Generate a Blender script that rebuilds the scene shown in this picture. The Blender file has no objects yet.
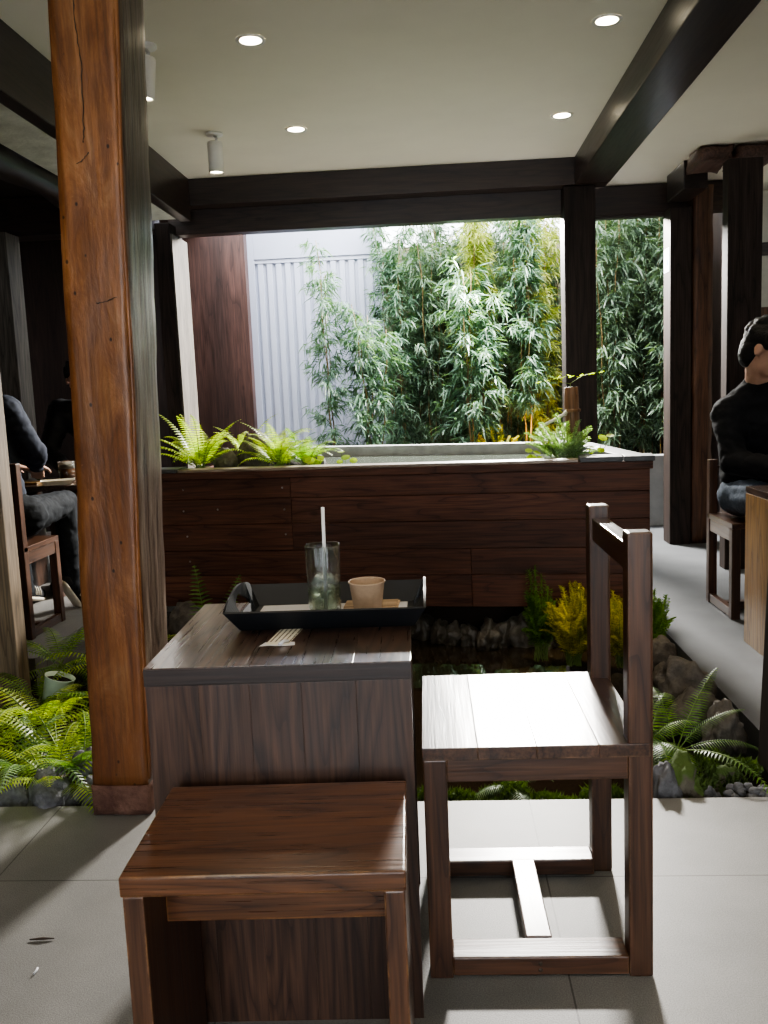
import bpy, bmesh, math, random, time; _T0=time.time()
from mathutils import Vector, Matrix, Euler, noise
random.seed(7)
PI = math.pi
scene = bpy.context.scene
COL = scene.collection

# ------------------------------------------------------------------ helpers
def tag(o, label=None, cat=None, group=None, kind=None):
    if label: o['label'] = label
    if cat: o['category'] = cat
    if group: o['group'] = group
    if kind: o['kind'] = kind
    return o

def empty(name, loc=(0, 0, 0), rz=0.0, label=None, cat=None, group=None):
    o = bpy.data.objects.new(name, None)
    o.empty_display_size = 0.05
    COL.objects.link(o)
    o.location = loc
    o.rotation_euler = (0, 0, rz)
    return tag(o, label, cat, group)

def link(name, me, mats, parent=None, loc=None, rz=0.0, smooth=False):
    if not isinstance(mats, (list, tuple)): mats = [mats]
    for m in mats: me.materials.append(m)
    if smooth:
        for p in me.polygons: p.use_smooth = True
    o = bpy.data.objects.new(name, me)
    COL.objects.link(o)
    if parent: o.parent = parent
    if loc is not None: o.location = loc
    o.rotation_euler = (0, 0, rz)
    return o

def pyobj(name, verts, faces, mats, parent=None, loc=None, smooth=False, rz=0.0):
    me = bpy.data.meshes.new(name)
    me.from_pydata([tuple(v) for v in verts], [], faces)
    me.update()
    return link(name, me, mats, parent, loc, rz, smooth)

def bmobj(name, bm, mats, parent=None, loc=None, smooth=False, rz=0.0):
    bmesh.ops.recalc_face_normals(bm, faces=bm.faces)
    me = bpy.data.meshes.new(name)
    bm.to_mesh(me); bm.free()
    return link(name, me, mats, parent, loc, rz, smooth)

def box(bm, x0, x1, y0, y1, z0, z1, bev=0.0, mi=0, seg=2, mat=None):
    r = bmesh.ops.create_cube(bm, size=1.0)
    vs = r['verts']
    for v in vs:
        v.co = Vector((x0 + (v.co.x + .5) * (x1 - x0), y0 + (v.co.y + .5) * (y1 - y0), z0 + (v.co.z + .5) * (z1 - z0)))
    fs = set(f for v in vs for f in v.link_faces)
    for f in fs: f.material_index = mi
    allv = set(vs)
    if bev > 0:
        es = list(set(e for v in vs for e in v.link_edges))
        rr = bmesh.ops.bevel(bm, geom=es, offset=bev, segments=seg, affect='EDGES', profile=0.6)
        for f in rr['faces']: f.material_index = mi
        allv = set(v for f in rr['faces'] for v in f.verts) | set(v for v in vs if v.is_valid)
    if mat is not None:
        for v in allv: v.co = mat @ v.co
    return allv

def boxobj(name, dims, m, parent=None, bev=0.003, loc=None, rz=0.0):
    bm = bmesh.new(); box(bm, *dims, bev=bev)
    return bmobj(name, bm, m, parent, loc, False, rz)

def centred_box(name, dims, m, bev=0.004, parent=None, label=None, cat=None, group=None, kind=None):
    """world-space box whose origin sits at its base centre"""
    x0, x1, y0, y1, z0, z1 = dims
    cx, cy = (x0 + x1) / 2, (y0 + y1) / 2
    o = boxobj(name, (x0 - cx, x1 - cx, y0 - cy, y1 - cy, 0, z1 - z0), m, parent, bev, (cx, cy, z0))
    return tag(o, label, cat, group, kind)

def tube_data(path, radii, n=8, cap=True):
    vs, fs = [], []
    path = [Vector(p) for p in path]
    if not isinstance(radii, (list, tuple)): radii = [radii] * len(path)
    ref = None
    for i, p in enumerate(path):
        t = (path[min(i + 1, len(path) - 1)] - path[max(i - 1, 0)]).normalized()
        if ref is None:
            ref = Vector((1, 0, 0)) if abs(t.x) < .9 else Vector((0, 1, 0))
        a = (ref - t * ref.dot(t)).normalized(); b = t.cross(a); ref = a
        for k in range(n):
            th = 2 * PI * k / n
            vs.append(p + (a * math.cos(th) + b * math.sin(th)) * radii[i])
    for i in range(len(path) - 1):
        for k in range(n):
            k2 = (k + 1) % n
            fs.append((i * n + k, i * n + k2, (i + 1) * n + k2, (i + 1) * n + k))
    if cap:
        fs.append(tuple(reversed(range(n))))
        fs.append(tuple((len(path) - 1) * n + k for k in range(n)))
    return vs, fs

def tube(name, path, radii, m, parent=None, n=10, loc=None, smooth=True):
    v, f = tube_data(path, radii, n)
    return pyobj(name, v, f, m, parent, loc, smooth)

def lathe_data(prof, n=32, sx=1.0, sy=1.0, power=2.0, rib=0.0, nrib=8):
    vs, fs = [], []
    for r, z in prof:
        for k in range(n):
            th = 2 * PI * k / n
            c, s = math.cos(th), math.sin(th)
            q = (abs(c) ** power + abs(s) ** power) ** (-1.0 / power)
            rr = r * q * (1 + rib * math.cos(nrib * th))
            vs.append((rr * c * sx, rr * s * sy, z))
    for i in range(len(prof) - 1):
        for k in range(n):
            k2 = (k + 1) % n
            fs.append((i * n + k, i * n + k2, (i + 1) * n + k2, (i + 1) * n + k))
    return vs, fs

def lathe(name, prof, m, parent=None, loc=None, n=32, power=2.0, rib=0.0, nrib=8, close=True):
    v, f = lathe_data(prof, n, power=power, rib=rib, nrib=nrib)
    if close:
        f.append(tuple(reversed(range(n))))
        f.append(tuple((len(prof) - 1) * n + k for k in range(n)))
    return pyobj(name, v, f, m, parent, loc, True)

# ------------------------------------------------------------------ materials
def newmat(name):
    m = bpy.data.materials.new(name); m.use_nodes = True
    nt = m.node_tree
    b = nt.nodes['Principled BSDF']
    return m, nt, b

def N(nt, typ, **kw):
    n = nt.nodes.new(typ)
    for k, v in kw.items():
        if k in n.inputs: n.inputs[k].default_value = v
        else: setattr(n, k, v)
    return n

def ramp(nt, fac, stops):
    r = nt.nodes.new('ShaderNodeValToRGB')
    el = r.color_ramp.elements
    while len(el) < len(stops): el.new(0.5)
    for e, (p, c) in zip(el, stops):
        e.position = p; e.color = (c[0], c[1], c[2], 1)
    nt.links.new(fac, r.inputs[0])
    return r.outputs[0]

def mixc(nt, fac, a, b, mode='MIX'):
    n = nt.nodes.new('ShaderNodeMix'); n.data_type = 'RGBA'; n.blend_type = mode
    for sock, v in ((n.inputs[0], fac), (n.inputs[6], a), (n.inputs[7], b)):
        if hasattr(v, 'is_linked'): nt.links.new(v, sock)
        elif isinstance(v, (int, float)): sock.default_value = v
        else: sock.default_value = (v[0], v[1], v[2], 1)
    return n.outputs[2]

def plain(name, col, rough=0.6, spec=0.4, metal=0.0, emit=None, estr=0, var=0.0, vscale=20, bump=0.0, bscale=60):
    m, nt, b = newmat(name)
    b.inputs['Base Color'].default_value = (*col, 1)
    b.inputs['Roughness'].default_value = rough
    b.inputs['Specular IOR Level'].default_value = spec
    b.inputs['Metallic'].default_value = metal
    if emit:
        b.inputs['Emission Color'].default_value = (*emit, 1); b.inputs['Emission Strength'].default_value = estr
    tc = N(nt, 'ShaderNodeTexCoord')
    if var > 0:
        n1 = N(nt, 'ShaderNodeTexNoise', Scale=vscale, Detail=5.0, Roughness=0.6)
        nt.links.new(tc.outputs['Object'], n1.inputs['Vector'])
        lo = [c * (1 - var) for c in col]; hi = [min(1, c * (1 + var)) for c in col]
        nt.links.new(ramp(nt, n1.outputs[0], [(0.3, lo), (0.7, hi)]), b.inputs['Base Color'])
    if bump > 0:
        n2 = N(nt, 'ShaderNodeTexNoise', Scale=bscale, Detail=4.0)
        nt.links.new(tc.outputs['Object'], n2.inputs['Vector'])
        bp = N(nt, 'ShaderNodeBump', Strength=bump, Distance=0.01)
        nt.links.new(n2.outputs[0], bp.inputs['Height']); nt.links.new(bp.outputs[0], b.inputs['Normal'])
    return m

def wood(name, dark, mid, light, axis='x', rings=14, rough=0.35, coat=0.0, edge=None, contrast=0.55, bump=0.15, grey=0.0, spec=0.5):
    m, nt, b = newmat(name)
    L = nt.links.new
    tc = N(nt, 'ShaderNodeTexCoord'); oi = N(nt, 'ShaderNodeObjectInfo'); geo = N(nt, 'ShaderNodeNewGeometry')
    add = N(nt, 'ShaderNodeVectorMath', operation='ADD')
    comb = N(nt, 'ShaderNodeCombineXYZ')
    rnd = N(nt, 'ShaderNodeMath', operation='ADD'); L(oi.outputs['Random'], rnd.inputs[0]); L(geo.outputs['Random Per Island'], rnd.inputs[1])
    mul = N(nt, 'ShaderNodeMath', operation='MULTIPLY'); mul.inputs[1].default_value = 7.3; L(rnd.outputs[0], mul.inputs[0])
    for k in range(3): L(mul.outputs[0], comb.inputs[k])
    L(tc.outputs['Object'], add.inputs[0]); L(comb.outputs[0], add.inputs[1])
    mp = N(nt, 'ShaderNodeMapping'); L(add.outputs[0], mp.inputs[0])
    s = [1.0, 1.0, 1.0]; s['xyz'.index(axis)] = 0.10
    mp.inputs['Scale'].default_value = s
    # cathedral rings
    nz = N(nt, 'ShaderNodeTexNoise', Scale=8.0, Detail=2.5, Roughness=0.5); L(mp.outputs[0], nz.inputs['Vector'])
    mm = N(nt, 'ShaderNodeMath', operation='MULTIPLY'); mm.inputs[1].default_value = float(rings); L(nz.outputs[0], mm.inputs[0])
    sn = N(nt, 'ShaderNodeMath', operation='FRACT'); L(mm.outputs[0], sn.inputs[0])
    # fine fibre
    mp2 = N(nt, 'ShaderNodeMapping'); L(add.outputs[0], mp2.inputs[0])
    s2 = [1.0, 1.0, 1.0]; s2['xyz'.index(axis)] = 0.03; mp2.inputs['Scale'].default_value = s2
    nf = N(nt, 'ShaderNodeTexNoise', Scale=160.0, Detail=3.0, Roughness=0.6); L(mp2.outputs[0], nf.inputs['Vector'])
    nl = N(nt, 'ShaderNodeTexNoise', Scale=5.0, Detail=3.0); L(mp.outputs[0], nl.inputs['Vector'])
    c1 = ramp(nt, sn.outputs[0], [(0.0, mid), (0.55, light), (0.86, mid), (0.97, dark)])
    c2 = ramp(nt, nf.outputs[0], [(0.35, (0.55,) * 3), (0.65, (1.15,) * 3)])
    c3 = ramp(nt, nl.outputs[0], [(0.3, (0.62,) * 3), (0.7, (1.25,) * 3)])
    # knots
    vo = N(nt, 'ShaderNodeTexVoronoi', Scale=5.0); 
    mpk = N(nt, 'ShaderNodeMapping'); L(add.outputs[0], mpk.inputs[0])
    s3 = [1.0, 1.0, 1.0]; s3['xyz'.index(axis)] = 0.55; mpk.inputs['Scale'].default_value = s3
    L(mpk.outputs[0], vo.inputs['Vector'])
    ck = ramp(nt, vo.outputs['Distance'], [(0.03, (0.35,) * 3), (0.09, (1,) * 3)])
    c = mixc(nt, contrast, mid, c1)
    c = mixc(nt, 1.0, c, c2, 'MULTIPLY'); c = mixc(nt, 1.0, c, c3, 'MULTIPLY'); c = mixc(nt, 0.8, c, ck, 'MULTIPLY')
    isl = ramp(nt, geo.outputs['Random Per Island'], [(0.0, (0.78,) * 3), (1.0, (1.18,) * 3)])
    c = mixc(nt, 1.0, c, isl, 'MULTIPLY')
    if edge is not None:
        bv = N(nt, 'ShaderNodeBevel', samples=4); bv.inputs['Radius'].default_value = 0.006
        dp = N(nt, 'ShaderNodeVectorMath', operation='DOT_PRODUCT'); L(bv.outputs[0], dp.inputs[0]); L(geo.outputs['True Normal'], dp.inputs[1])
        ne = N(nt, 'ShaderNodeTexNoise', Scale=25.0, Detail=4.0); L(tc.outputs['Object'], ne.inputs['Vector'])
        k1 = N(nt, 'ShaderNodeMapRange'); k1.inputs[1].default_value = 0.97; k1.inputs[2].default_value = 0.86; L(dp.outputs['Value'], k1.inputs[0])
        k2 = N(nt, 'ShaderNodeMapRange'); k2.inputs[1].default_value = 0.45; k2.inputs[2].default_value = 0.62; L(ne.outputs[0], k2.inputs[0])
        k3 = N(nt, 'ShaderNodeMath', operation='MULTIPLY'); L(k1.outputs[0], k3.inputs[0]); L(k2.outputs[0], k3.inputs[1])
        c = mixc(nt, k3.outputs[0], c, edge)
    L(c, b.inputs['Base Color'])
    rr = N(nt, 'ShaderNodeMapRange'); rr.inputs[3].default_value = rough - .08; rr.inputs[4].default_value = rough + .14
    L(nf.outputs[0], rr.inputs[0]); L(rr.outputs[0], b.inputs['Roughness'])
    b.inputs['Specular IOR Level'].default_value = spec
    b.inputs['Coat Weight'].default_value = coat; b.inputs['Coat Roughness'].default_value = 0.2
    bp = N(nt, 'ShaderNodeBump', Strength=bump, Distance=0.003)
    sm = N(nt, 'ShaderNodeMath', operation='ADD'); L(nf.outputs[0], sm.inputs[0]); L(sn.outputs[0], sm.inputs[1])
    L(sm.outputs[0], bp.inputs['Height']); L(bp.outputs[0], b.inputs['Normal'])
    return m

def leafmat(name, c_lo, c_hi, trans=0.45, rough=0.4, scale=9.0, tip=None):
    m, nt, b = newmat(name)
    L = nt.links.new
    geo = N(nt, 'ShaderNodeNewGeometry')
    nz = N(nt, 'ShaderNodeTexNoise', Scale=scale, Detail=2.0); L(geo.outputs['Position'], nz.inputs['Vector'])
    ad = N(nt, 'ShaderNodeMath', operation='ADD'); L(nz.outputs[0], ad.inputs[0])
    sc = N(nt, 'ShaderNodeMath', operation='MULTIPLY'); L(geo.outputs['Random Per Island'], sc.inputs[0]); sc.inputs[1].default_value = 0.5
    L(sc.outputs[0], ad.inputs[1])
    c = ramp(nt, ad.outputs[0], [(0.4, c_lo), (0.75, [(a + d) / 2 for a, d in zip(c_lo, c_hi)]), (1.0, c_hi)])
    L(c, b.inputs['Base Color']); b.inputs['Roughness'].default_value = rough
    b.inputs['Specular IOR Level'].default_value = 0.5
    tr = N(nt, 'ShaderNodeBsdfTranslucent'); 
    c2 = mixc(nt, 1.0, c, (1.5, 1.7, 0.5), 'MULTIPLY'); L(c2, tr.inputs['Color'])
    mx = N(nt, 'ShaderNodeMixShader'); mx.inputs[0].default_value = trans
    out = nt.nodes['Material Output']
    L(b.outputs[0], mx.inputs[1]); L(tr.outputs[0], mx.inputs[2]); L(mx.outputs[0], out.inputs['Surface'])
    return m

def rockmat(name, c_lo, c_hi, moss=None, moss_amt=0.0, rough=0.85):
    m, nt, b = newmat(name)
    L = nt.links.new
    tc = N(nt, 'ShaderNodeTexCoord'); geo = N(nt, 'ShaderNodeNewGeometry')
    n1 = N(nt, 'ShaderNodeTexNoise', Scale=14.0, Detail=8.0, Roughness=0.65); L(tc.outputs['Object'], n1.inputs['Vector'])
    c = ramp(nt, n1.outputs[0], [(0.3, c_lo), (0.7, c_hi)])
    if moss:
        sx = N(nt, 'ShaderNodeSeparateXYZ'); L(geo.outputs['Normal'], sx.inputs[0])
        n3 = N(nt, 'ShaderNodeTexNoise', Scale=7.0, Detail=4.0); L(tc.outputs['Object'], n3.inputs['Vector'])
        a = N(nt, 'ShaderNodeMath', operation='ADD'); L(sx.outputs[2], a.inputs[0]); L(n3.outputs[0], a.inputs[1])
        k = N(nt, 'ShaderNodeMapRange'); k.inputs[1].default_value = 1.1 - moss_amt; k.inputs[2].default_value = 1.3 - moss_amt; L(a.outputs[0], k.inputs[0])
        c = mixc(nt, k.outputs[0], c, moss)
    L(c, b.inputs['Base Color']); b.inputs['Roughness'].default_value = rough
    n2 = N(nt, 'ShaderNodeTexNoise', Scale=60.0, Detail=6.0); L(tc.outputs['Object'], n2.inputs['Vector'])
    bp = N(nt, 'ShaderNodeBump', Strength=0.6, Distance=0.01); L(n2.outputs[0], bp.inputs['Height']); L(bp.outputs[0], b.inputs['Normal'])
    return m

def floormat():
    m, nt, b = newmat('grey_stone_tile')
    L = nt.links.new
    geo = N(nt, 'ShaderNodeNewGeometry'); sx = N(nt, 'ShaderNodeSeparateXYZ'); L(geo.outputs['Position'], sx.inputs[0])
    def lines(out, off, per, w):
        a = N(nt, 'ShaderNodeMath', operation='SUBTRACT'); a.inputs[1].default_value = off - per * 50; L(out, a.inputs[0])
        d = N(nt, 'ShaderNodeMath', operation='DIVIDE'); d.inputs[1].default_value = per; L(a.outputs[0], d.inputs[0])
        f = N(nt, 'ShaderNodeMath', operation='FRACT'); L(d.outputs[0], f.inputs[0])
        p = N(nt, 'ShaderNodeMath', operation='PINGPONG'); p.inputs[1].default_value = 0.5; L(f.outputs[0], p.inputs[0])
        c = N(nt, 'ShaderNodeMath', operation='LESS_THAN'); c.inputs[1].default_value = w / per; L(p.outputs[0], c.inputs[0])
        return c.outputs[0]
    lx = lines(sx.outputs[0], 0.2105, 0.634, 0.0018); ly = lines(sx.outputs[1], 1.873, 0.634, 0.0018)
    mx = N(nt, 'ShaderNodeMath', operation='MAXIMUM'); L(lx, mx.inputs[0]); L(ly, mx.inputs[1])
    n1 = N(nt, 'ShaderNodeTexNoise', Scale=3.0, Detail=5.0, Roughness=0.6); L(geo.outputs['Position'], n1.inputs['Vector'])
    n2 = N(nt, 'ShaderNodeTexNoise', Scale=420.0, Detail=2.0); L(geo.outputs['Position'], n2.inputs['Vector'])
    c = ramp(nt, n1.outputs[0], [(0.3, (0.150, 0.146, 0.138)), (0.7, (0.215, 0.21, 0.20))])
    c2 = ramp(nt, n2.outputs[0], [(0.35, (0.72,) * 3), (0.65, (1.22,) * 3)])
    c = mixc(nt, 1.0, c, c2, 'MULTIPLY')
    c = mixc(nt, mx.outputs[0], c, (0.07, 0.066, 0.06))
    L(c, b.inputs['Base Color'])
    b.inputs['Roughness'].default_value = 0.5; b.inputs['Specular IOR Level'].default_value = 0.4
    bp = N(nt, 'ShaderNodeBump', Strength=0.25, Distance=0.002); L(n2.outputs[0], bp.inputs['Height']); L(bp.outputs[0], b.inputs['Normal'])
    return m

def oldpostmat():
    m, nt, b = newmat('old_lacquered_timber')
    L = nt.links.new
    tc = N(nt, 'ShaderNodeTexCoord'); sx = N(nt, 'ShaderNodeSeparateXYZ'); L(tc.outputs['Object'], sx.inputs[0])
    mp = N(nt, 'ShaderNodeMapping'); mp.inputs['Scale'].default_value = (1, 1, 0.25); L(tc.outputs['Object'], mp.inputs[0])
    n1 = N(nt, 'ShaderNodeTexNoise', Scale=16.0, Detail=7.0, Roughness=0.7, Distortion=0.6); L(mp.outputs[0], n1.inputs['Vector'])
    c = ramp(nt, n1.outputs[0], [(0.24, (0.085, 0.026, 0.010)), (0.42, (0.19, 0.070, 0.022)), (0.56, (0.285, 0.115, 0.038)), (0.72, (0.40, 0.20, 0.085))])
    nb = N(nt, 'ShaderNodeTexNoise', Scale=5.0, Detail=3.0); L(mp.outputs[0], nb.inputs['Vector'])
    c = mixc(nt, 1.0, c, ramp(nt, nb.outputs[0], [(0.3, (0.7,) * 3), (0.7, (1.15,) * 3)]), 'MULTIPLY')
    # vertical fibre
    mf = N(nt, 'ShaderNodeMapping'); mf.inputs['Scale'].default_value = (1, 1, 0.03); L(tc.outputs['Object'], mf.inputs[0])
    nf = N(nt, 'ShaderNodeTexNoise', Scale=110.0, Detail=3.0); L(mf.outputs[0], nf.inputs['Vector'])
    c = mixc(nt, 1.0, c, ramp(nt, nf.outputs[0], [(0.35, (0.72,) * 3), (0.6, (1.08,) * 3)]), 'MULTIPLY')
    # small dark nicks
    vo = N(nt, 'ShaderNodeTexVoronoi', Scale=22.0); mv = N(nt, 'ShaderNodeMapping'); mv.inputs['Scale'].default_value = (1, 1, 0.7); L(tc.outputs['Object'], mv.inputs[0]); L(mv.outputs[0], vo.inputs['Vector'])
    c = mixc(nt, 1.0, c, ramp(nt, vo.outputs['Distance'], [(0.055, (0.16,) * 3), (0.10, (1,) * 3)]), 'MULTIPLY')
    # pale scuffs
    ns = N(nt, 'ShaderNodeTexNoise', Scale=38.0, Detail=3.0, Distortion=2.0); L(tc.outputs['Object'], ns.inputs['Vector'])
    sc = ramp(nt, ns.outputs[0], [(0.68, (0,) * 3), (0.76, (0.4,) * 3)])
    c = mixc(nt, sc, c, (0.40, 0.20, 0.09))
    # vertical crack
    wv = N(nt, 'ShaderNodeTexNoise', Scale=3.2, Detail=4.0); 
    mw = N(nt, 'ShaderNodeMapping'); mw.inputs['Scale'].default_value = (0.0, 0.0, 1.0); L(tc.outputs['Object'], mw.inputs[0]); L(mw.outputs[0], wv.inputs['Vector'])
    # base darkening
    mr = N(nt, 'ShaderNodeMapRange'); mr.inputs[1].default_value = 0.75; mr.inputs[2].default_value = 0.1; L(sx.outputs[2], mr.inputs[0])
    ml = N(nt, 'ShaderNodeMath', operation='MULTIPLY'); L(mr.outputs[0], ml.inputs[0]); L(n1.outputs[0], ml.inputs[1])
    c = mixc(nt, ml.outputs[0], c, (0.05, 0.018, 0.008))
    L(c, b.inputs['Base Color'])
    b.inputs['Roughness'].default_value = 0.38; b.inputs['Specular IOR Level'].default_value = 0.45
    bp = N(nt, 'ShaderNodeBump', Strength=0.5, Distance=0.006); L(n1.outputs[0], bp.inputs['Height']); L(bp.outputs[0], b.inputs['Normal'])
    return m

def glassmat(name, col=(1, 1, 1), rough=0.02, ior=1.45, mix=0.35, bump=0.0):
    m, nt, b = newmat(name)
    L = nt.links.new
    g = N(nt, 'ShaderNodeBsdfGlass'); g.inputs['Color'].default_value = (*col, 1); g.inputs['Roughness'].default_value = rough; g.inputs['IOR'].default_value = ior
    t = N(nt, 'ShaderNodeBsdfTransparent'); t.inputs['Color'].default_value = (*col, 1)
    mx = N(nt, 'ShaderNodeMixShader'); mx.inputs[0].default_value = mix
    L(g.outputs[0], mx.inputs[1]); L(t.outputs[0], mx.inputs[2]); L(mx.outputs[0], nt.nodes['Material Output'].inputs['Surface'])
    if bump > 0:
        tc = N(nt, 'ShaderNodeTexCoord'); n2 = N(nt, 'ShaderNodeTexNoise', Scale=90.0, Detail=2.0); L(tc.outputs['Object'], n2.inputs['Vector'])
        bp = N(nt, 'ShaderNodeBump', Strength=bump, Distance=0.004); L(n2.outputs[0], bp.inputs['Height']); L(bp.outputs[0], g.inputs['Normal'])
    return m

def watermat():
    m, nt, b = newmat('dark_pond_water')
    L = nt.links.new
    b.inputs['Base Color'].default_value = (0.030, 0.022, 0.013, 1); b.inputs['Roughness'].default_value = 0.03
    b.inputs['Specular IOR Level'].default_value = 0.6
    tc = N(nt, 'ShaderNodeTexCoord'); n2 = N(nt, 'ShaderNodeTexNoise', Scale=9.0, Detail=2.0); L(tc.outputs['Object'], n2.inputs['Vector'])
    bp = N(nt, 'ShaderNodeBump', Strength=0.06, Distance=0.01); L(n2.outputs[0], bp.inputs['Height']); L(bp.outputs[0], b.inputs['Normal'])
    return m

def papermat():
    m, nt, b = newmat('printed_receipt_paper')
    L = nt.links.new
    tc = N(nt, 'ShaderNodeTexCoord'); sx = N(nt, 'ShaderNodeSeparateXYZ'); L(tc.outputs['Object'], sx.inputs[0])
    # illegible printed rows: bands along the slip broken up by noise
    m1 = N(nt, 'ShaderNodeMath', operation='MULTIPLY'); m1.inputs[1].default_value = 115.0; L(sx.outputs[0], m1.inputs[0])
    f1 = N(nt, 'ShaderNodeMath', operation='FRACT'); L(m1.outputs[0], f1.inputs[0])
    g1 = N(nt, 'ShaderNodeMath', operation='LESS_THAN'); g1.inputs[1].default_value = 0.34; L(f1.outputs[0], g1.inputs[0])
    mp = N(nt, 'ShaderNodeMapping'); mp.inputs['Scale'].default_value = (120, 300, 1); L(tc.outputs['Object'], mp.inputs[0])
    nz = N(nt, 'ShaderNodeTexNoise', Scale=1.0, Detail=1.0); L(mp.outputs[0], nz.inputs['Vector'])
    g2 = N(nt, 'ShaderNodeMath', operation='GREATER_THAN'); g2.inputs[1].default_value = 0.40; L(nz.outputs[0], g2.inputs[0])
    k = N(nt, 'ShaderNodeMath', operation='MULTIPLY'); L(g1.outputs[0], k.inputs[0]); L(g2.outputs[0], k.inputs[1])
    # keep a margin at the near end
    g3 = N(nt, 'ShaderNodeMath', operation='GREATER_THAN'); g3.inputs[1].default_value = -0.045; L(sx.outputs[1], g3.inputs[0])
    k2 = N(nt, 'ShaderNodeMath', operation='MULTIPLY'); L(k.outputs[0], k2.inputs[0]); L(g3.outputs[0], k2.inputs[1])
    L(mixc(nt, k2.outputs[0], (0.78, 0.74, 0.62), (0.14, 0.11, 0.08)), b.inputs['Base Color'])
    b.inputs['Roughness'].default_value = 0.7
    return m

M = {}
M['floor'] = floormat()
M['path'] = plain('smooth_grey_stone', (0.072, 0.077, 0.083), 0.55, 0.35, var=0.18, vscale=4, bump=0.1, bscale=300)
M['ceil'] = plain('warm_white_ceiling_paint', (0.80, 0.75, 0.64), 0.8, 0.2, var=0.04, vscale=1.5)
M['ceil2'] = plain('aged_plaster', (0.62, 0.62, 0.56), 0.9, 0.1, var=0.18, vscale=8, bump=0.3)
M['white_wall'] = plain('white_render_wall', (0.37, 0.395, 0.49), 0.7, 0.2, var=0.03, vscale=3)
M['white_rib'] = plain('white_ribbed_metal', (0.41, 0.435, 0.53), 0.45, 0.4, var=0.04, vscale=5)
M['cream_wall'] = plain('cream_wall', (0.24, 0.215, 0.15), 0.8, 0.2, var=0.15, vscale=3)
M['paper_wall'] = plain('pale_plaster_wall', (0.50, 0.48, 0.42), 0.8, 0.2, var=0.05)
M['dark_wall'] = wood('dark_stained_boards', (0.010, 0.007, 0.006), (0.022, 0.013, 0.011), (0.036, 0.022, 0.018), 'z', 8, 0.5, contrast=.6)
M['panel'] = wood('daylit_red_brown_panel', (0.028, 0.013, 0.011), (0.060, 0.028, 0.022), (0.085, 0.042, 0.034), 'z', 7, 0.45, contrast=.6)  # lighter than the dark boards: daylight on the wall's right end, in the colour
M['beamx'] = wood('dark_beam_x', (0.010, 0.006, 0.005), (0.026, 0.014, 0.011), (0.045, 0.026, 0.019), 'x', 9, 0.38, contrast=.7)
M['beamy'] = wood('dark_beam_y', (0.010, 0.007, 0.006), (0.024, 0.015, 0.012), (0.045, 0.027, 0.020), 'y', 9, 0.33, contrast=.7)
M['postz'] = wood('dark_post_z', (0.012, 0.008, 0.007), (0.026, 0.017, 0.014), (0.044, 0.029, 0.024), 'z', 9, 0.6, contrast=.7, spec=.25)
M['greypost'] = wood('lit_grey_post', (0.05, 0.042, 0.035), (0.11, 0.095, 0.08), (0.18, 0.155, 0.13), 'z', 9, 0.6, contrast=.6)  # pale counterpart of the dark post wood, daylight put into the colour
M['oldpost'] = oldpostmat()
M['leftpost'] = wood('sunbleached_brown_post', (0.05, 0.032, 0.018), (0.12, 0.085, 0.05), (0.19, 0.14, 0.09), 'z', 9, 0.6)
M['oldside'] = wood('worn_grey_timber_side', (0.035, 0.02, 0.013), (0.13, 0.085, 0.06), (0.24, 0.18, 0.135), 'z', 10, 0.3, bump=1.0, contrast=.9)
M['oldred'] = wood('old_red_brown_timber', (0.035, 0.012, 0.007), (0.10, 0.04, 0.02), (0.19, 0.09, 0.045), 'z', 9, 0.5, bump=0.5)
M['oldlog'] = wood('old_log_timber', (0.05, 0.022, 0.016), (0.13, 0.06, 0.042), (0.24, 0.14, 0.105), 'y', 9, 0.5, bump=0.8)
M['footing'] = rockmat('stained_brick_footing', (0.045, 0.014, 0.008), (0.19, 0.10, 0.07))
WD = ((0.022, 0.009, 0.004), (0.066, 0.027, 0.013), (0.115, 0.052, 0.026))
M['chair_x'] = wood('walnut_stain_x', *WD, 'x', 12, 0.36, coat=.2, edge=(0.22, 0.12, 0.06))
M['chair_y'] = wood('walnut_stain_y', *WD, 'y', 12, 0.30, coat=.6, edge=(0.26, 0.15, 0.08))
M['chair_z'] = wood('walnut_stain_z', *WD, 'z', 12, 0.38, coat=.2, edge=(0.24, 0.13, 0.07))
TD = ((0.016, 0.0075, 0.0045), (0.048, 0.022, 0.013), (0.100, 0.050, 0.029))
M['table_z'] = wood('table_wood_z', *TD, 'z', 16, 0.40, coat=.15)
M['table_y'] = wood('table_wood_y', (0.012, 0.006, 0.004), (0.045, 0.024, 0.016), (0.12, 0.07, 0.045), 'y', 18, 0.27, coat=.5)
M['table_edge'] = wood('table_edge_dark', (0.012, 0.006, 0.005), (0.026, 0.015, 0.012), (0.040, 0.025, 0.020), 'x', 8, 0.45, contrast=.5)
SD = ((0.026, 0.009, 0.004), (0.095, 0.037, 0.015), (0.165, 0.068, 0.028))
M['stool_x'] = wood('stool_wood_x', *SD, 'x', 13, 0.27, coat=.5, edge=(0.46, 0.22, 0.075))
M['stool_z'] = wood('stool_wood_z', (0.022, 0.009, 0.005), (0.070, 0.030, 0.015), (0.125, 0.058, 0.030), 'z', 12, 0.38, coat=.2, edge=(0.40, 0.20, 0.08))
M['plank'] = wood('planter_plank', (0.030, 0.010, 0.006), (0.092, 0.034, 0.019), (0.140, 0.058, 0.033), 'x', 10, 0.55, contrast=.6, spec=.3)
M['rim'] = wood('lit_planter_cap_wood', (0.10, 0.075, 0.055), (0.22, 0.17, 0.13), (0.34, 0.28, 0.22), 'x', 10, 0.4, contrast=.6)  # paler than the planks: light falling on the cap is in this colour
M['golden'] = wood('golden_oak_panel', (0.09, 0.045, 0.012), (0.21, 0.115, 0.035), (0.30, 0.175, 0.06), 'z', 12, 0.35, coat=.3)
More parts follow.
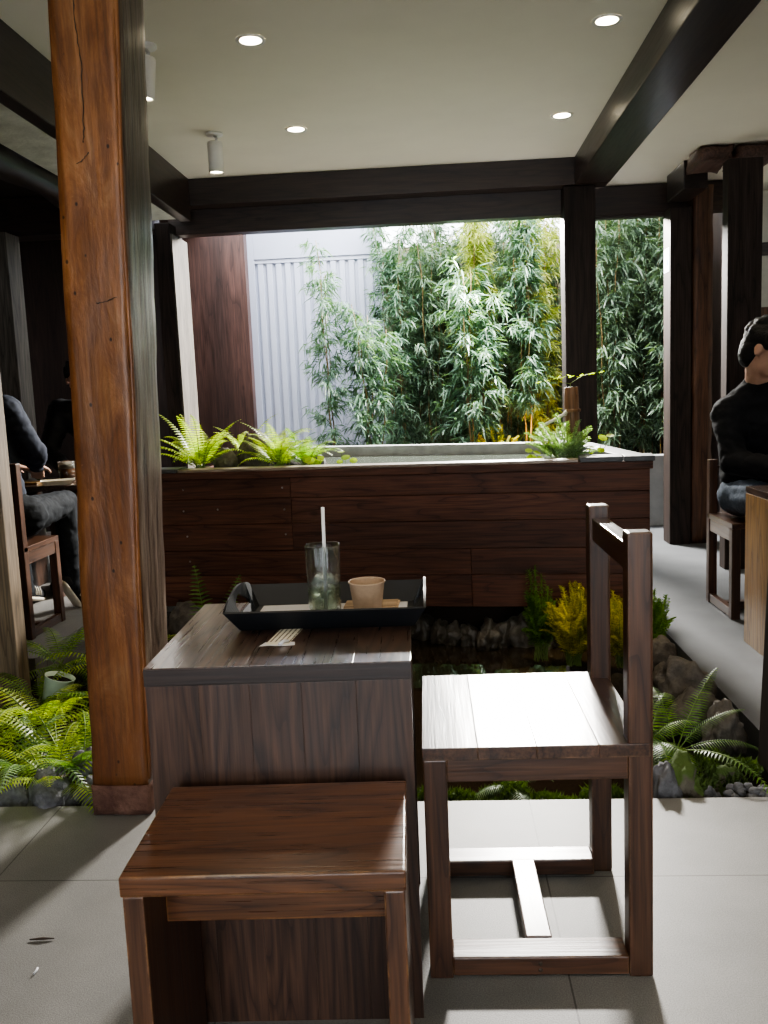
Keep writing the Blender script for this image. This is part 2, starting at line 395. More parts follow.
M['slate'] = plain('dark_slate', (0.06, 0.063, 0.068), 0.5, 0.5, var=0.3, vscale=25, bump=0.2)
M['concrete'] = plain('grey_concrete', (0.24, 0.25, 0.26), 0.75, 0.3, var=0.12, vscale=10, bump=0.1)
M['lining'] = plain('grey_stone_lining', (0.33, 0.34, 0.34), 0.6, 0.4, var=0.15, vscale=18)
M['soil'] = plain('dark_wet_soil', (0.018, 0.014, 0.010), 0.9, 0.2, var=0.4, vscale=60, bump=0.8, bscale=90)
M['water'] = watermat()
m_, nt_, b_ = newmat('basin_water'); b_.inputs['Base Color'].default_value = (0.10, 0.12, 0.10, 1); b_.inputs['Roughness'].default_value = 0.04; M['basin'] = m_
M['moss'] = leafmat('moss_green', (0.022, 0.04, 0.010), (0.085, 0.13, 0.028), 0.2, 0.8, 30)
M['rock'] = rockmat('grey_brown_rock', (0.03, 0.026, 0.023), (0.16, 0.14, 0.12))
M['rock_dark'] = rockmat('dark_lava_rock', (0.03, 0.03, 0.033), (0.20, 0.20, 0.215))
M['rock_moss'] = rockmat('mossy_rock', (0.06, 0.05, 0.035), (0.20, 0.18, 0.14), (0.065, 0.105, 0.02), 0.55)
M['rock_wet'] = rockmat('wet_pond_stone', (0.030, 0.027, 0.023), (0.16, 0.14, 0.11), rough=0.4)
M['fern'] = leafmat('fern_green', (0.065, 0.16, 0.018), (0.26, 0.40, 0.05), 0.5)
M['fern_y'] = leafmat('fern_yellow_green', (0.16, 0.26, 0.02), (0.48, 0.56, 0.07), 0.5)
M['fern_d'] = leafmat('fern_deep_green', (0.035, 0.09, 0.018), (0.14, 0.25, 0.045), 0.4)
M['fern_b'] = leafmat('fern_blue_green', (0.08, 0.16, 0.075), (0.30, 0.42, 0.22), 0.4)
M['golden_leaf'] = leafmat('golden_foliage', (0.17, 0.19, 0.015), (0.55, 0.46, 0.03), 0.45)
M['bam'] = leafmat('bamboo_leaf_teal', (0.045, 0.10, 0.068), (0.20, 0.315, 0.235), 0.3, 0.38, 5)
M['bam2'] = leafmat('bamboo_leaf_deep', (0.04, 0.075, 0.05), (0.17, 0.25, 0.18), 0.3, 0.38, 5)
M['bam_y'] = leafmat('bamboo_leaf_yellow', (0.16, 0.22, 0.06), (0.46, 0.47, 0.14), 0.4, 0.4, 5)
M['culm'] = wood('bamboo_culm', (0.09, 0.06, 0.025), (0.22, 0.15, 0.06), (0.33, 0.25, 0.11), 'z', 6, 0.45)
M['stem'] = plain('brown_fern_stem', (0.12, 0.075, 0.025), 0.6, var=0.2)
M['gstem'] = plain('green_stem', (0.13, 0.20, 0.04), 0.6, var=0.2)
M['spout'] = wood('old_bamboo_pipe', (0.07, 0.03, 0.012), (0.20, 0.095, 0.04), (0.32, 0.17, 0.08), 'z', 8, 0.5)
M['pale_pipe'] = plain('pale_thin_pipe', (0.55, 0.52, 0.45), 0.4, var=0.1)
M['tray'] = plain('black_plastic', (0.010, 0.012, 0.015), 0.45, 0.4)
M['mat'] = plain('grey_paper_mat', (0.72, 0.71, 0.72), 0.28, 0.9, var=0.05)
M['glass'] = glassmat('clear_glass', (0.98, 1.0, 0.99), 0.0, 1.45, 0.42)
M['ice'] = glassmat('ice', (0.95, 1.0, 0.96), 0.08, 1.31, 0.45, 0.5)
M['drink'] = glassmat('pale_green_drink', (0.95, 0.985, 0.88), 0.0, 1.33, 0.92)
m_, nt_, b_ = newmat('frosty_ice')
b_.inputs['Base Color'].default_value = (.86, .92, .86, 1); b_.inputs['Roughness'].default_value = .12; b_.inputs['Specular IOR Level'].default_value = .8; b_.inputs['Transmission Weight'].default_value = .3
tc_ = N(nt_, 'ShaderNodeTexCoord'); nz_ = N(nt_, 'ShaderNodeTexNoise', Scale=70.0, Detail=2.0); nt_.links.new(tc_.outputs['Object'], nz_.inputs['Vector'])
mr_ = N(nt_, 'ShaderNodeMapRange'); mr_.inputs[1].default_value = .4; mr_.inputs[2].default_value = .65; mr_.inputs[3].default_value = .25; mr_.inputs[4].default_value = .85; nt_.links.new(nz_.outputs[0], mr_.inputs[0]); nt_.links.new(mr_.outputs[0], b_.inputs['Alpha'])
M['ice'] = m_
M['straw'] = plain('white_straw', (0.80, 0.80, 0.78), 0.4)
M['kraft'] = plain('kraft_paper', (0.40, 0.285, 0.19), 0.75, 0.2, var=0.08, vscale=120)
M['napkin'] = wood('kraft_napkin', (0.34, 0.23, 0.14), (0.46, 0.33, 0.21), (0.52, 0.39, 0.26), 'x', 6, 0.7, contrast=.4, spec=.2)
M['receipt'] = papermat()
M['white_paper'] = plain('white_paper', (0.72, 0.72, 0.76), 0.6)
M['blue_paper'] = plain('pale_notice_paper', (0.60, 0.66, 0.78), 0.6)
M['blue_print'] = plain('blue_print', (0.10, 0.22, 0.55), 0.6)
M['lamp_white'] = plain('white_enamel', (0.72, 0.70, 0.66), 0.4)
M['lens'] = plain('lit_lens', (1, .95, .85), 0.4, emit=(1.0, 0.87, 0.62), estr=22)
M['metal'] = plain('brushed_steel', (0.5, 0.5, 0.5), 0.3, metal=1.0)
M['pot'] = plain('celadon_pot', (0.50, 0.60, 0.47), 0.45, 0.5, var=0.05)
M['skin'] = plain('skin', (0.52, 0.30, 0.21), 0.5, 0.4, var=0.06, vscale=30)
M['hair'] = plain('black_hair', (0.006, 0.0055, 0.0055), 0.55, 0.3, bump=0.4, bscale=140)
M['jacket'] = plain('black_jacket', (0.009, 0.0095, 0.012), 0.85, 0.2, var=0.3, vscale=30, bump=0.35, bscale=25)
M['navy'] = plain('navy_jacket', (0.026, 0.031, 0.046), 0.85, 0.2, var=0.25, vscale=30, bump=0.35, bscale=25)
M['puffer'] = plain('black_coat', (0.008, 0.008, 0.009), 0.6, 0.35, bump=0.4, bscale=30)
M['denim'] = plain('blue_grey_denim', (0.10, 0.125, 0.165), 0.85, 0.2, var=0.3, vscale=45, bump=0.35, bscale=40)
M['dkdenim'] = plain('dark_grey_jeans', (0.016, 0.018, 0.021), 0.85, 0.15, var=0.3, vscale=35, bump=0.35, bscale=30)
M['eye'] = plain('dark_eye', (0.01, 0.008, 0.007), 0.15)
M['lip'] = plain('lip', (0.40, 0.16, 0.14), 0.45)
M['shoe'] = plain('black_suede', (0.014, 0.014, 0.016), 0.8)
M['sole'] = plain('cream_sole', (0.66, 0.60, 0.50), 0.6)
M['amber'] = plain('amber_tea', (0.30, 0.10, 0.02), 0.15, 0.5, var=0.2, vscale=40)
M['foam'] = plain('cream_foam', (0.75, 0.70, 0.58), 0.6)
M['brick'] = plain('dark_debris', (0.05, 0.035, 0.025), 0.8)

# ------------------------------------------------------------------ camera
cam = bpy.data.cameras.new('camera'); co = bpy.data.objects.new('camera', cam); COL.objects.link(co)
pi_, ro, ya, H, F = .1336, -.0417, -.0629, 1.0849, 889.65
fw = Vector((math.sin(ya) * math.cos(pi_), math.cos(ya) * math.cos(pi_), -math.sin(pi_)))
rt = Vector((math.cos(ya), -math.sin(ya), 0)); up = rt.cross(fw)
r2 = rt * math.cos(ro) + up * math.sin(ro); u2 = -rt * math.sin(ro) + up * math.cos(ro)
mw = Matrix((( r2.x, u2.x, -fw.x, 0), (r2.y, u2.y, -fw.y, 0), (r2.z, u2.z, -fw.z, H), (0, 0, 0, 1)))
co.matrix_world = mw
cam.sensor_fit = 'VERTICAL'; cam.sensor_height = 32.0; cam.lens = F / 1024 * 32.0
cam.clip_start = 0.05
scene.camera = co

# ------------------------------------------------------------------ setting
S = 'structure'
PE = 2.249
# the floor: three tiled slabs around the sunken pond bed
bm = bmesh.new()
box(bm, -4, 4, -3, PE, -.3, 0); box(bm, -4, -1.78, 3.66, 9, -.3, 0)
box(bm, -1.78, .965, 5.0, 9, -.3, -.01)
tag(bmobj('floor', bm, M['floor']), 'grey stone tiled floor around the sunken pond', 'floor', kind=S)
bm = bmesh.new(); box(bm, .965, 4, PE, 9, -.3, 0)
tag(bmobj('floor', bm, M['path']), 'smooth grey stone path along the right side of the pond', 'floor', kind=S)
bm = bmesh.new(); box(bm, -4, .965, PE, 5.0, -.34, -.28); box(bm, -4, -1.78, PE, 3.66, -.30, -.06)
tag(bmobj('floor', bm, M['soil']), 'dark bed of the sunken indoor pond', 'pond bed', kind=S)
bm = bmesh.new(); box(bm, -1.57, 1.15, -3, 6.0, 2.52, 2.62)
tag(bmobj('ceiling', bm, M['ceil']), 'white ceiling with recessed lights above the seating', 'ceiling', kind=S)
bm = bmesh.new(); box(bm, 1.12, 4, -3, 6.29, 2.365, 2.62); box(bm, 1.72, 4, 6.27, 9.0, 2.82, 2.92)  # second box: unseen roof, extended to shade the path and right-hand bamboo
tag(bmobj('ceiling', bm, M['ceil']), 'lower white ceiling on the right of the long beam, with an unseen shading roof', 'ceiling', kind=S)
bm = bmesh.new(); box(bm, -1.90, -1.64, -3, 5.9, 2.255, 2.4)
tag(bmobj('ceiling', bm, M['ceil2']), 'strip of old plaster ceiling left of the left beam', 'ceiling', kind=S)
bm = bmesh.new(); box(bm, -4, -1.9, -3, 7.6, 2.46, 2.6)
tag(bmobj('ceiling', bm, M['dark_wall']), 'dark boarded underside of the old roof', 'ceiling', kind=S)
tag(boxobj('wall_left', (-4.1, -4, -3, 9, -.3, 2.62), M['dark_wall'], bev=0), 'dark wall at the far left', 'wall', kind=S)
tag(boxobj('wall_right', (4, 4.1, -3, 9, -.3, 2.9), M['paper_wall'], bev=0), 'pale wall at the far right', 'wall', kind=S)
tag(boxobj('wall_back', (-4, -2.25, 7.5, 7.6, -.3, 2.6), M['dark_wall'], bev=0), 'dark wooden back wall behind the seated couple', 'wall', kind=S)
tag(boxobj('wall_courtyard', (-2.25, -1.535, 7.48, 7.6, -.3, 2.9), M['panel'], bev=.002), 'red-brown wooden panel wall beside the white gate, coloured as the daylit end of the back wall', 'wall', kind=S)
tag(boxobj('wall_front', (-4, -1.2, -3.1, -3, 0, 2.62), M['dark_wall'], bev=0), 'unseen dark wall added behind the camera, left of the opening for fill light', 'wall', kind=S)  # unseen walls added to cut the frontal fill from behind the camera
tag(boxobj('wall_front', (1.2, 4, -3.1, -3, 0, 2.62), M['dark_wall'], bev=0), 'unseen dark wall added behind the camera, right of the opening for fill light', 'wall', kind=S)
# white wall with ribbed gate recess
bm = bmesh.new()
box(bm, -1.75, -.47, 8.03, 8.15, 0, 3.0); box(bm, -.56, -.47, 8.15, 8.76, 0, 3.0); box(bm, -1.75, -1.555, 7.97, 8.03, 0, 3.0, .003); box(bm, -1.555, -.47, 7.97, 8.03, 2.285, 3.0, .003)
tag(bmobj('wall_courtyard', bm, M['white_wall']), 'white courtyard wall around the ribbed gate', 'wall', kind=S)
d = empty('door_1', (-1.03, 8.02, 0)); tag(d, 'white ribbed metal gate in the courtyard wall', 'gate', kind=S)
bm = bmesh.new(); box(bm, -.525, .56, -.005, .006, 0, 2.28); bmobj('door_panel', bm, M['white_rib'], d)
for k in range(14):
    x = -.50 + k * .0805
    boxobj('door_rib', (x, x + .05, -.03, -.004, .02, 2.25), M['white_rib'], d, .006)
boxobj('door_rail', (-.525, .56, -.036, -.004, 2.25, 2.285), M['white_rib'], d, .003)
# courtyard back walls
tag(boxobj('wall_courtyard', (-.56, 1.5, 8.76, 8.85, 0, 2.45), M['cream_wall'], bev=0), 'cream courtyard wall behind the bamboo', 'wall', kind=S)
tag(boxobj('wall_courtyard', (1.5, 2.3, 8.75, 8.85, 0, 3.0), M['dark_wall'], bev=0), 'dark courtyard wall behind the right-hand bamboo', 'wall', kind=S)
tag(boxobj('wall_courtyard', (2.27, 2.33, 6.9, 8.75, 0, 2.8), M['dark_wall'], bev=0), 'dark side wall of the courtyard', 'wall', kind=S)
tag(centred_box('wall_courtyard', (.90, 1.98, 6.74, 6.86, 0, .535), M['concrete'], .006), 'low grey concrete wall behind the planter', 'wall', kind=S)
tag(boxobj('wall_back', (2.33, 4, 8.9, 9.0, -.3, 2.85), M['paper_wall'], bev=0), 'pale plaster back wall of the right-hand room', 'wall', kind=S)
tag(centred_box('trim_1', (2.33, 4, 8.86, 8.9, 1.60, 1.74), M['oldred'], .003), 'brown horizontal rail on the pale back wall', 'trim', kind=S)
tag(centred_box('trim_2', (2.33, 4, 8.86, 8.9, 2.22, 2.34), M['beamx'], .003), 'dark upper rail on the pale back wall', 'trim', kind=S)

# ------------------------------------------------------------------ beams and posts
o = empty('ceiling_beam', (-.4, 6.05, 2.35), 0, 'dark wooden main cross beam above the planter, in front of the courtyard', 'beam')
boxobj('beam_front', (-1.32, 1.545, -.08, .06, 0, .168), M['beamx'], o, .004)
boxobj('beam_back', (-1.36, 1.435, .065, .18, -.158, .10), M['beamx'], o, .004)
o = empty('ceiling_beam', (1.40, 6.2, 2.175), 0, 'short dark cross beam joining the centre and right posts', 'beam')
boxobj('beam_body', (-.36, .56, -.07, .06, 0, .185), M['beamx'], o, .004)
boxobj('hanging_batten', (-.33, .2, -.07, -.0, -.02, -.001), M['beamx'], o, .003)
centred_box('ceiling_beam', (.93, 1.15, -2.5, 5.968, 2.35, 2.519), M['beamy'], .006, label='long dark ceiling beam running towards the camera at upper right', cat='beam')
centred_box('ceiling_beam', (-1.64, -1.565, -2.5, 5.97, 2.25, 2.519), M['beamy'], .005, label='long dark ceiling beam at upper left behind the old orange post', cat='beam')
centred_box('ceiling_beam', (-4, -1.83, 5.95, 6.15, 2.21, 2.458), M['beamx'], .006, label='dark cross beam over the couple at left', cat='beam')
# rough old log along the plaster edge at left
def rough_box(name, dims, m, amp, sc, seed, parent=None, cuts=(2, 2, 30), mats=None, taper=None):
    x0, x1, y0, y1, z0, z1 = dims
    bm = bmesh.new(); nx, ny, nz = cuts
    g = {}
    vs = []
    def V(i, j, k):
        if (i, j, k) not in g:
            x = x0 + (x1 - x0) * i / nx; y = y0 + (y1 - y0) * j / ny; z = z0 + (z1 - z0) * k / nz
            c = Vector((x, y, z)); d_ = Vector((i / nx - .5, j / ny - .5, 0 if nz > 8 else k / nz - .5))
            n_ = noise.noise(c * sc + Vector((seed, seed * 2, 0)))
            n2 = noise.noise(c * sc * 4 + Vector((0, seed, seed)))
            corner = (i in (0, nx)) + (j in (0, ny)) + (k in (0, nz))
            sh = amp * (n_ + .5 * n2) - (amp * .6 if corner > 1 else 0)
            c = c + d_.normalized() * sh if d_.length else c
            g[(i, j, k)] = bm.verts.new(c)
        return g[(i, j, k)]
    def face(a, b, c, d_, mi=0):
        f = bm.faces.new((a, b, c, d_)); f.material_index = mi; f.smooth = True
    for i in range(nx):
        for k in range(nz):
            face(V(i, 0, k), V(i + 1, 0, k), V(i + 1, 0, k + 1), V(i, 0, k + 1)); face(V(i, ny, k), V(i, ny, k + 1), V(i + 1, ny, k + 1), V(i + 1, ny, k))
    for j in range(ny):
        for k in range(nz):
            face(V(0, j, k), V(0, j, k + 1), V(0, j + 1, k + 1), V(0, j + 1, k)); face(V(nx, j, k), V(nx, j + 1, k), V(nx, j + 1, k + 1), V(nx, j, k + 1), 1 if mats else 0)
    for i in range(nx):
        for j in range(ny):
            face(V(i, j, 0), V(i, j + 1, 0), V(i + 1, j + 1, 0), V(i + 1, j, 0)); face(V(i, j, nz), V(i + 1, j, nz), V(i + 1, j + 1, nz), V(i, j + 1, nz))
    if taper:
        for v in bm.verts: v.co = taper(v.co)
    return bmobj(name, bm, mats or m, parent)
o = rough_box('old_roof_log', (-.09, .07, -2.5, 2.5, -.07, .09), M['beamy'], .04, 3, 3.1, cuts=(3, 24, 3)); o.location = (-1.98, 3.3, 2.23)
tag(o, 'rough old dark log along the broken plaster edge at upper left', 'beam')

# the old orange post
o = empty('old_timber_post', (-.866, 2.31, 0), 0, 'weathered orange-brown lacquered timber post beside the table', 'post')
lean = lambda c: Vector((c.x * (1.0 + .045 * c.z) + .034 * c.z - .004, c.y, c.z))
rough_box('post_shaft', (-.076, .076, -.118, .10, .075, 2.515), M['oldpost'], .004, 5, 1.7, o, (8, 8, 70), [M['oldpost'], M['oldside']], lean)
rough_box('post_footing', (-.080, .078, -.122, .112, 0.002, .085), M['footing'], .004, 9, 4.2, o, (6, 6, 5))
# grooved corner bead on the right edge
v, f = tube_data([(.070 + .036 * z + .003 * math.sin(z * 7), -.112, z) for z in [.1 + .1 * k for k in range(25)]], .0065, 8)
pyobj('corner_bead', v, f, M['oldpost'], o, None, True)
# cracks
for pts, r in (([(-.02, -.1215, 2.05), (-.012, -.1215, 1.95), (-.006, -.1215, 1.86), (-.008, -.1215, 1.74), (-.012, -.1215, 1.70)], .0022),
               ([(.0, -.1215, 1.33), (.03, -.1215, 1.335), (.06, -.1215, 1.345)], .0022),
               ([(-.03, -.1215, 1.66), (-.01, -.1215, 1.672), (.005, -.1215, 1.69)], .0018)):
    q_ = []
    for k in range(len(pts) - 1):
        for i in range(6):
            u = i / 6; p0, p1 = Vector(pts[k]), Vector(pts[k + 1]); c = p0.lerp(p1, u); q_.append((c.x + .034 * c.z - .004 + random.uniform(-.0025, .0025), c.y + .001, c.z + random.uniform(-.002, .002)))
    tube('crack', q_, [r * random.uniform(.3, .8) for _ in q_], M['brick'], o, 6)

P_ = lambda name, dims, m, lab: centred_box(name, dims, m, .005, label=lab, cat='post')
P_('wooden_post', (.862, 1.062, 5.985, 6.18, 0, 2.345), M['postz'], 'dark square post in the centre background behind the planter')
o = P_('wooden_post', (1.525, 1.66, 5.95, 6.12, 0, 2.172), M['postz'], 'dark square post right of the bamboo, with a paper notice')
o = rough_box('old_timber_post', (-.065, .065, -.07, .07, 0, 2.3), M['oldred'], .008, 5, 6.6, cuts=(4, 4, 40)); o.location = (1.735, 6.03, 0.002)
tag(o, 'rough red-brown old post standing beside the dark notice post', 'post')
P_('wooden_post', (1.615, 1.80, 5.1, 5.2, 0, 2.255), M['postz'], 'dark square post behind the man in black')
o = empty('wooden_post', (-1.76, 6.1, 0), 0, 'dark post with sunlit side at left end of the main beam', 'post')
boxobj('post_shaft', (-.055, .045, -.13, .17, 0, 2.25), M['postz'], o, .004)
boxobj('side_board', (.047, .058, -.125, .24, .4, 2.18), M['greypost'], o, .002)  # board stands for the shaft's sunlit side, light painted by its pale tone
P_('wooden_post', (-2.86, -2.72, 5.75, 5.94, 0, 2.205), M['greypost'], 'slim pale-edged post behind the couple at far left')
P_('wooden_post', (-1.90, -1.625, 3.20, 3.29, -.06, 2.24), M['leftpost'], 'sun-bleached post rising from the ferns at left frame edge')
o = P_('wooden_post', (-.0, .16, -.10, .10, 0, 2.36), M['postz'], 'dark post at the right frame edge beside the pond')
o.location = (.955, 2.36, 0); o.rotation_euler = (0, .035, 0)
for x0, x1, y, z, lab, s_ in ((1.505, 1.692, 5.24, 2.313, 'left one of two old log ends under the right ceiling', 1.3), (1.70, 1.93, 5.22, 2.314, 'right one of two old log ends under the right ceiling', 8.8)):
    o = rough_box('old_log_end', (-(x1 - x0) / 2, (x1 - x0) / 2, 0, .30, -.045, .05), M['oldlog'], .028, 6, s_, cuts=(6, 6, 5)); o.location = ((x0 + x1) / 2, y, z)
    tag(o, lab, 'beam')
P_('ceiling_beam', (1.50, 1.64, 5.55, 5.94, 2.20, 2.362), M['beamy'], 'short dark bracket beam behind the old log ends')

# paper notice on the right post
o = empty('paper_notice', (1.5235, 6.0, 1.84), 0, 'small pale blue paper notice on the post by the bamboo', 'notice')
boxobj('sheet', (-.0015, .0, -.035, .095, -.06, .09), M['blue_paper'], o, 0)
boxobj('blue_mark', (-.0025, -.0016, -.01, .03, -.02, .02), M['blue_print'], o, 0)

# ------------------------------------------------------------------ ceiling lights
def spot(loc, rot, e, col, size, blend=.6, rad=.04):
    l = bpy.data.lights.new('lamp', 'SPOT'); l.energy = e; l.color = col; l.spot_size = size; l.spot_blend = blend; l.shadow_soft_size = rad
    q = bpy.data.objects.new('lamp', l); COL.objects.link(q); q.location = loc; q.rotation_euler = rot
    return q
WARM = (1.0, .84, .62)
for x, y, lab in ((-.70, 3.79, 'near left recessed downlight in the white ceiling'), (.732, 3.83, 'near right recessed downlight in the white ceiling'),
                  (-.708, 5.03, 'far left recessed downlight in the white ceiling'), (.727, 5.07, 'far right recessed downlight in the white ceiling')):
    o = empty('downlight', (x, y, 2.5195), 0, lab, 'light', 'recessed downlights')
    lathe('trim_ring', [(.042, -.002), (.058, -.006), (.061, -.002), (.061, 0)], M['lamp_white'], o, n=32, close=False)
    lathe('lens', [(.001, -.003), (.044, -.003)], M['lens'], o, n=32, close=False)
    spot((x, y, 2.505), (0, 0, 0), 22, WARM, 2.1)
def track_spot(x, y, tilt, az, lab):
    o = empty('ceiling_spotlight', (x, y, 2.519), 0, lab, 'light', 'cylinder spotlights')
    lathe('ceiling_plate', [(.001, -.014), (.043, -.014), (.046, -.011), (.046, 0)], M['lamp_white'], o, close=False)
    tube('swivel', [(0, 0, -.012), (.012, 0, -.03), (0, 0, -.055)], .008, M['metal'], o)
    R_ = Matrix.Translation((0, 0, -.045)) @ Matrix.Rotation(az, 4, 'Z') @ Matrix.Rotation(tilt, 4, 'Y')
    for nm, prof, m in (('lamp_body', [(.01, .0), (.038, -.002), (.041, -.01), (.041, -.16), (.036, -.163), (.034, -.150)], M['lamp_white']), ('lens', [(.001, -.155), (.035, -.155)], M['lens'])):
        v, f = lathe_data(prof, 28)
        v = [R_ @ Vector(p) for p in v]
        pyobj(nm, v, f, m, o, None, True)
track_spot(-1.155, 5.013, .0, 0, 'white cylinder spotlight hanging near the main beam')
track_spot(-1.129, 3.77, .12, 0, 'tilted white cylinder spotlight partly hidden by the orange post')
spot((-1.155, 5.013, 2.30), (.25, 0, 0), 12, WARM, 1.2)
for x in (-.72, .73):
    for y in (2.55, 1.3, 0.05, -1.2): spot((x, y, 2.505), (0, 0, 0), 14, WARM, 2.1)
# beam-lighting lamps just under the ceiling give the long beam its warm scallops
# ------------------------------------------------------------------ chair
def make_chair():
    t = empty('wooden_chair', (-.0463, 1.5259, 0), .0123, 'dark-stained wooden side chair with open low back, right of the table', 'chair')
    W, D, Hc, p = .411, .406, .8284, .044
    bm = bmesh.new(); n = 4; xs = [0, .10, .205, .315, W - .006]
    for i in range(n): box(bm, xs[i] + .0001, xs[i + 1] - .0001, -.003, D + .002, .426, .45, .0012)
    bmobj('seat', bm, M['chair_y'], t)
    for y0 in (0, D - p): boxobj('leg', (.001, p, y0, y0 + p, 0, .4258), M['chair_z'], t, .003)
    for y0 in (0, D - p): boxobj('back_post', (W - p, W, y0, y0 + p, 0, Hc), M['chair_z'], t, .005)
    boxobj('backrest_rail', (W - .038, W - .006, p, D - p, Hc - .075, Hc - .026), M['chair_y'], t, .003)
    for y0 in (.004, D - .026): boxobj('apron', (p, W - p, y0, y0 + .022, .382, .4258), M['chair_x'], t, .002)
    boxobj('apron', (.004, .026, p, D - p, .382, .4258), M['chair_y'], t, .002)
    boxobj('apron', (W - .026, W - .006, p, D - p, .382, .4258), M['chair_y'], t, .002)
    for y0 in (.002, D - .062): boxobj('floor_rail', (p, W - p, y0, y0 + .06, .004, .040), M['chair_x'], t, .003)
    boxobj('stretcher', (.185, .235, .062, D - .062, .006, .042), M['chair_y'], t, .003)
    for z in (.014, .027):
        v, f = lathe_data([(.0004, -.001), (.004, -.0008), (.0042, .001)], 12)
        v = [(.205 + a, .002 + c, z + b2) for a, b2, c in v]
        pyobj('dowel_plug', v, f, M['brick'], t, None, True)
    return t
make_chair()

# ------------------------------------------------------------------ table and stool
t = empty('side_table', (-.5011, 1.4051, 0), .0304, 'dark wooden block table carrying the black tray', 'table')
W, D, Ht = .446, .458, .6453
bm = bmesh.new(); xs = [0, .085, .17, .26, .35, W]
for i in range(5): box(bm, xs[i], xs[i + 1], 0.001, D, Ht - .031, Ht, .0009)
bmobj('tabletop', bm, M['table_y'], t)
boxobj('front_lipping', (0, W, -.001, .0015, Ht - .030, Ht - .002), M['table_edge'], t, .0005)
bm = bmesh.new(); xs = [.001, .09, .175, .262, .353, W - .001]
for i in range(5): box(bm, xs[i], xs[i + 1], .002, .03, 0, Ht - .0315, .0006)
bmobj('end_panel', bm, M['table_z'], t)
bm = bmesh.new()
for i in range(5): box(bm, xs[i], xs[i + 1], D - .03, D - .002, 0, Ht - .0315, .0006)
bmobj('end_panel', bm, M['table_z'], t)
boxobj('stretcher', (.02, W - .06, .03, D - .03, Ht - .11, Ht - .032), M['table_edge'], t, .002)
boxobj('inner_panel', (.02, .04, .03, D - .03, .0, Ht - .11), M['table_edge'], t, .002)

t = empty('low_stool', (-.4502, 1.1011, 0), .0308, 'glossy brown wooden box stool in front of the table', 'stool')
W, D, Hs = .3895, .2808, .45
bm = bmesh.new(); box(bm, 0, W, 0, D, Hs - .030, Hs, .004, seg=3)
bmobj('seat', bm, M['stool_x'], t)
for x0 in (.002, W - .031): boxobj('side_panel', (x0, x0 + .029, .004, D - .002, 0, Hs - .0305), M['stool_z'], t, .003)
boxobj('apron', (.031, W - .031, .10, .122, Hs - .128, Hs - .0305), M['stool_x'], t, .002)

# ------------------------------------------------------------------ tray with drink, cup and napkin
t = empty('serving_tray', (-.2225, 1.7275, .6462), .012, 'black plastic serving tray with cut-out handles on the table', 'tray')
bx, by, rx, ry, rh = .163, .092, .188, .123, .042
bm = bmesh.new(); box(bm, -bx, bx, -by, by, 0, .004, .001); bmobj('tray_base', bm, M['tray'], t)
def solid(o, th, off=-1):
    s = o.modifiers.new('thickness', 'SOLIDIFY'); s.thickness = th; s.offset = off; return o
for s in (-1, 1):
    vs = [(-bx, s * by, .001), (bx, s * by, .001), (rx, s * ry, rh), (-rx, s * ry, rh)]
    solid(pyobj('side_wall', vs, [(0, 1, 2, 3)], M['tray'], t), .004, 0)
for s in (-1, 1):
    vs, fs = [], []; n = 24
    def P3(u, w):   # u along depth 0..1, w 0 bottom .. 1 rim height and above
        top = rh + .024 * (math.sin(PI * u) ** .75 if 0 < u < 1 else 0)
        z = .001 + w * (top - .001); k = min(z / rh, 1.0)
        yb = (-1 + 2 * u)
        return (s * (bx + (rx - bx) * k), yb * (by + (ry - by) * min(k, 1)), z)
    def band(u0, u1, w0, w1, m=6, q=1):
        for a in range(m):
            ua, ub = u0 + (u1 - u0) * a / m, u0 + (u1 - u0) * (a + 1) / m
            fa0, fb0 = (w0(ua), w0(ub)) if callable(w0) else (w0, w0)
            fa1, fb1 = (w1(ua), w1(ub)) if callable(w1) else (w1, w1)
            b0 = len(vs); vs.extend([P3(ua, fa0), P3(ub, fb0), P3(ub, fb1), P3(ua, fa1)]); fs.append((b0, b0 + 1, b0 + 2, b0 + 3))
    hb = .30; ht_ = lambda u: .30 + .48 * max(0, 1 - abs((u - .5) / .27)) ** .6
    band(0, .23, 0, 1); band(.77, 1, 0, 1); band(.23, .77, 0, hb, 16); band(.23, .77, ht_, 1, 16)
    o = pyobj('handle_end', vs, fs, M['tray'], t); 
    bmx = bmesh.new(); bmx.from_mesh(o.data); bmesh.ops.remove_doubles(bmx, verts=bmx.verts, dist=.0002); bmx.to_mesh(o.data); bmx.free()
    solid(o, .005, 0)
boxobj('paper_mat', (-bx + .012, bx - .012, -by + .008, by - .008, .0042, .0048), M['mat'], t, 0)

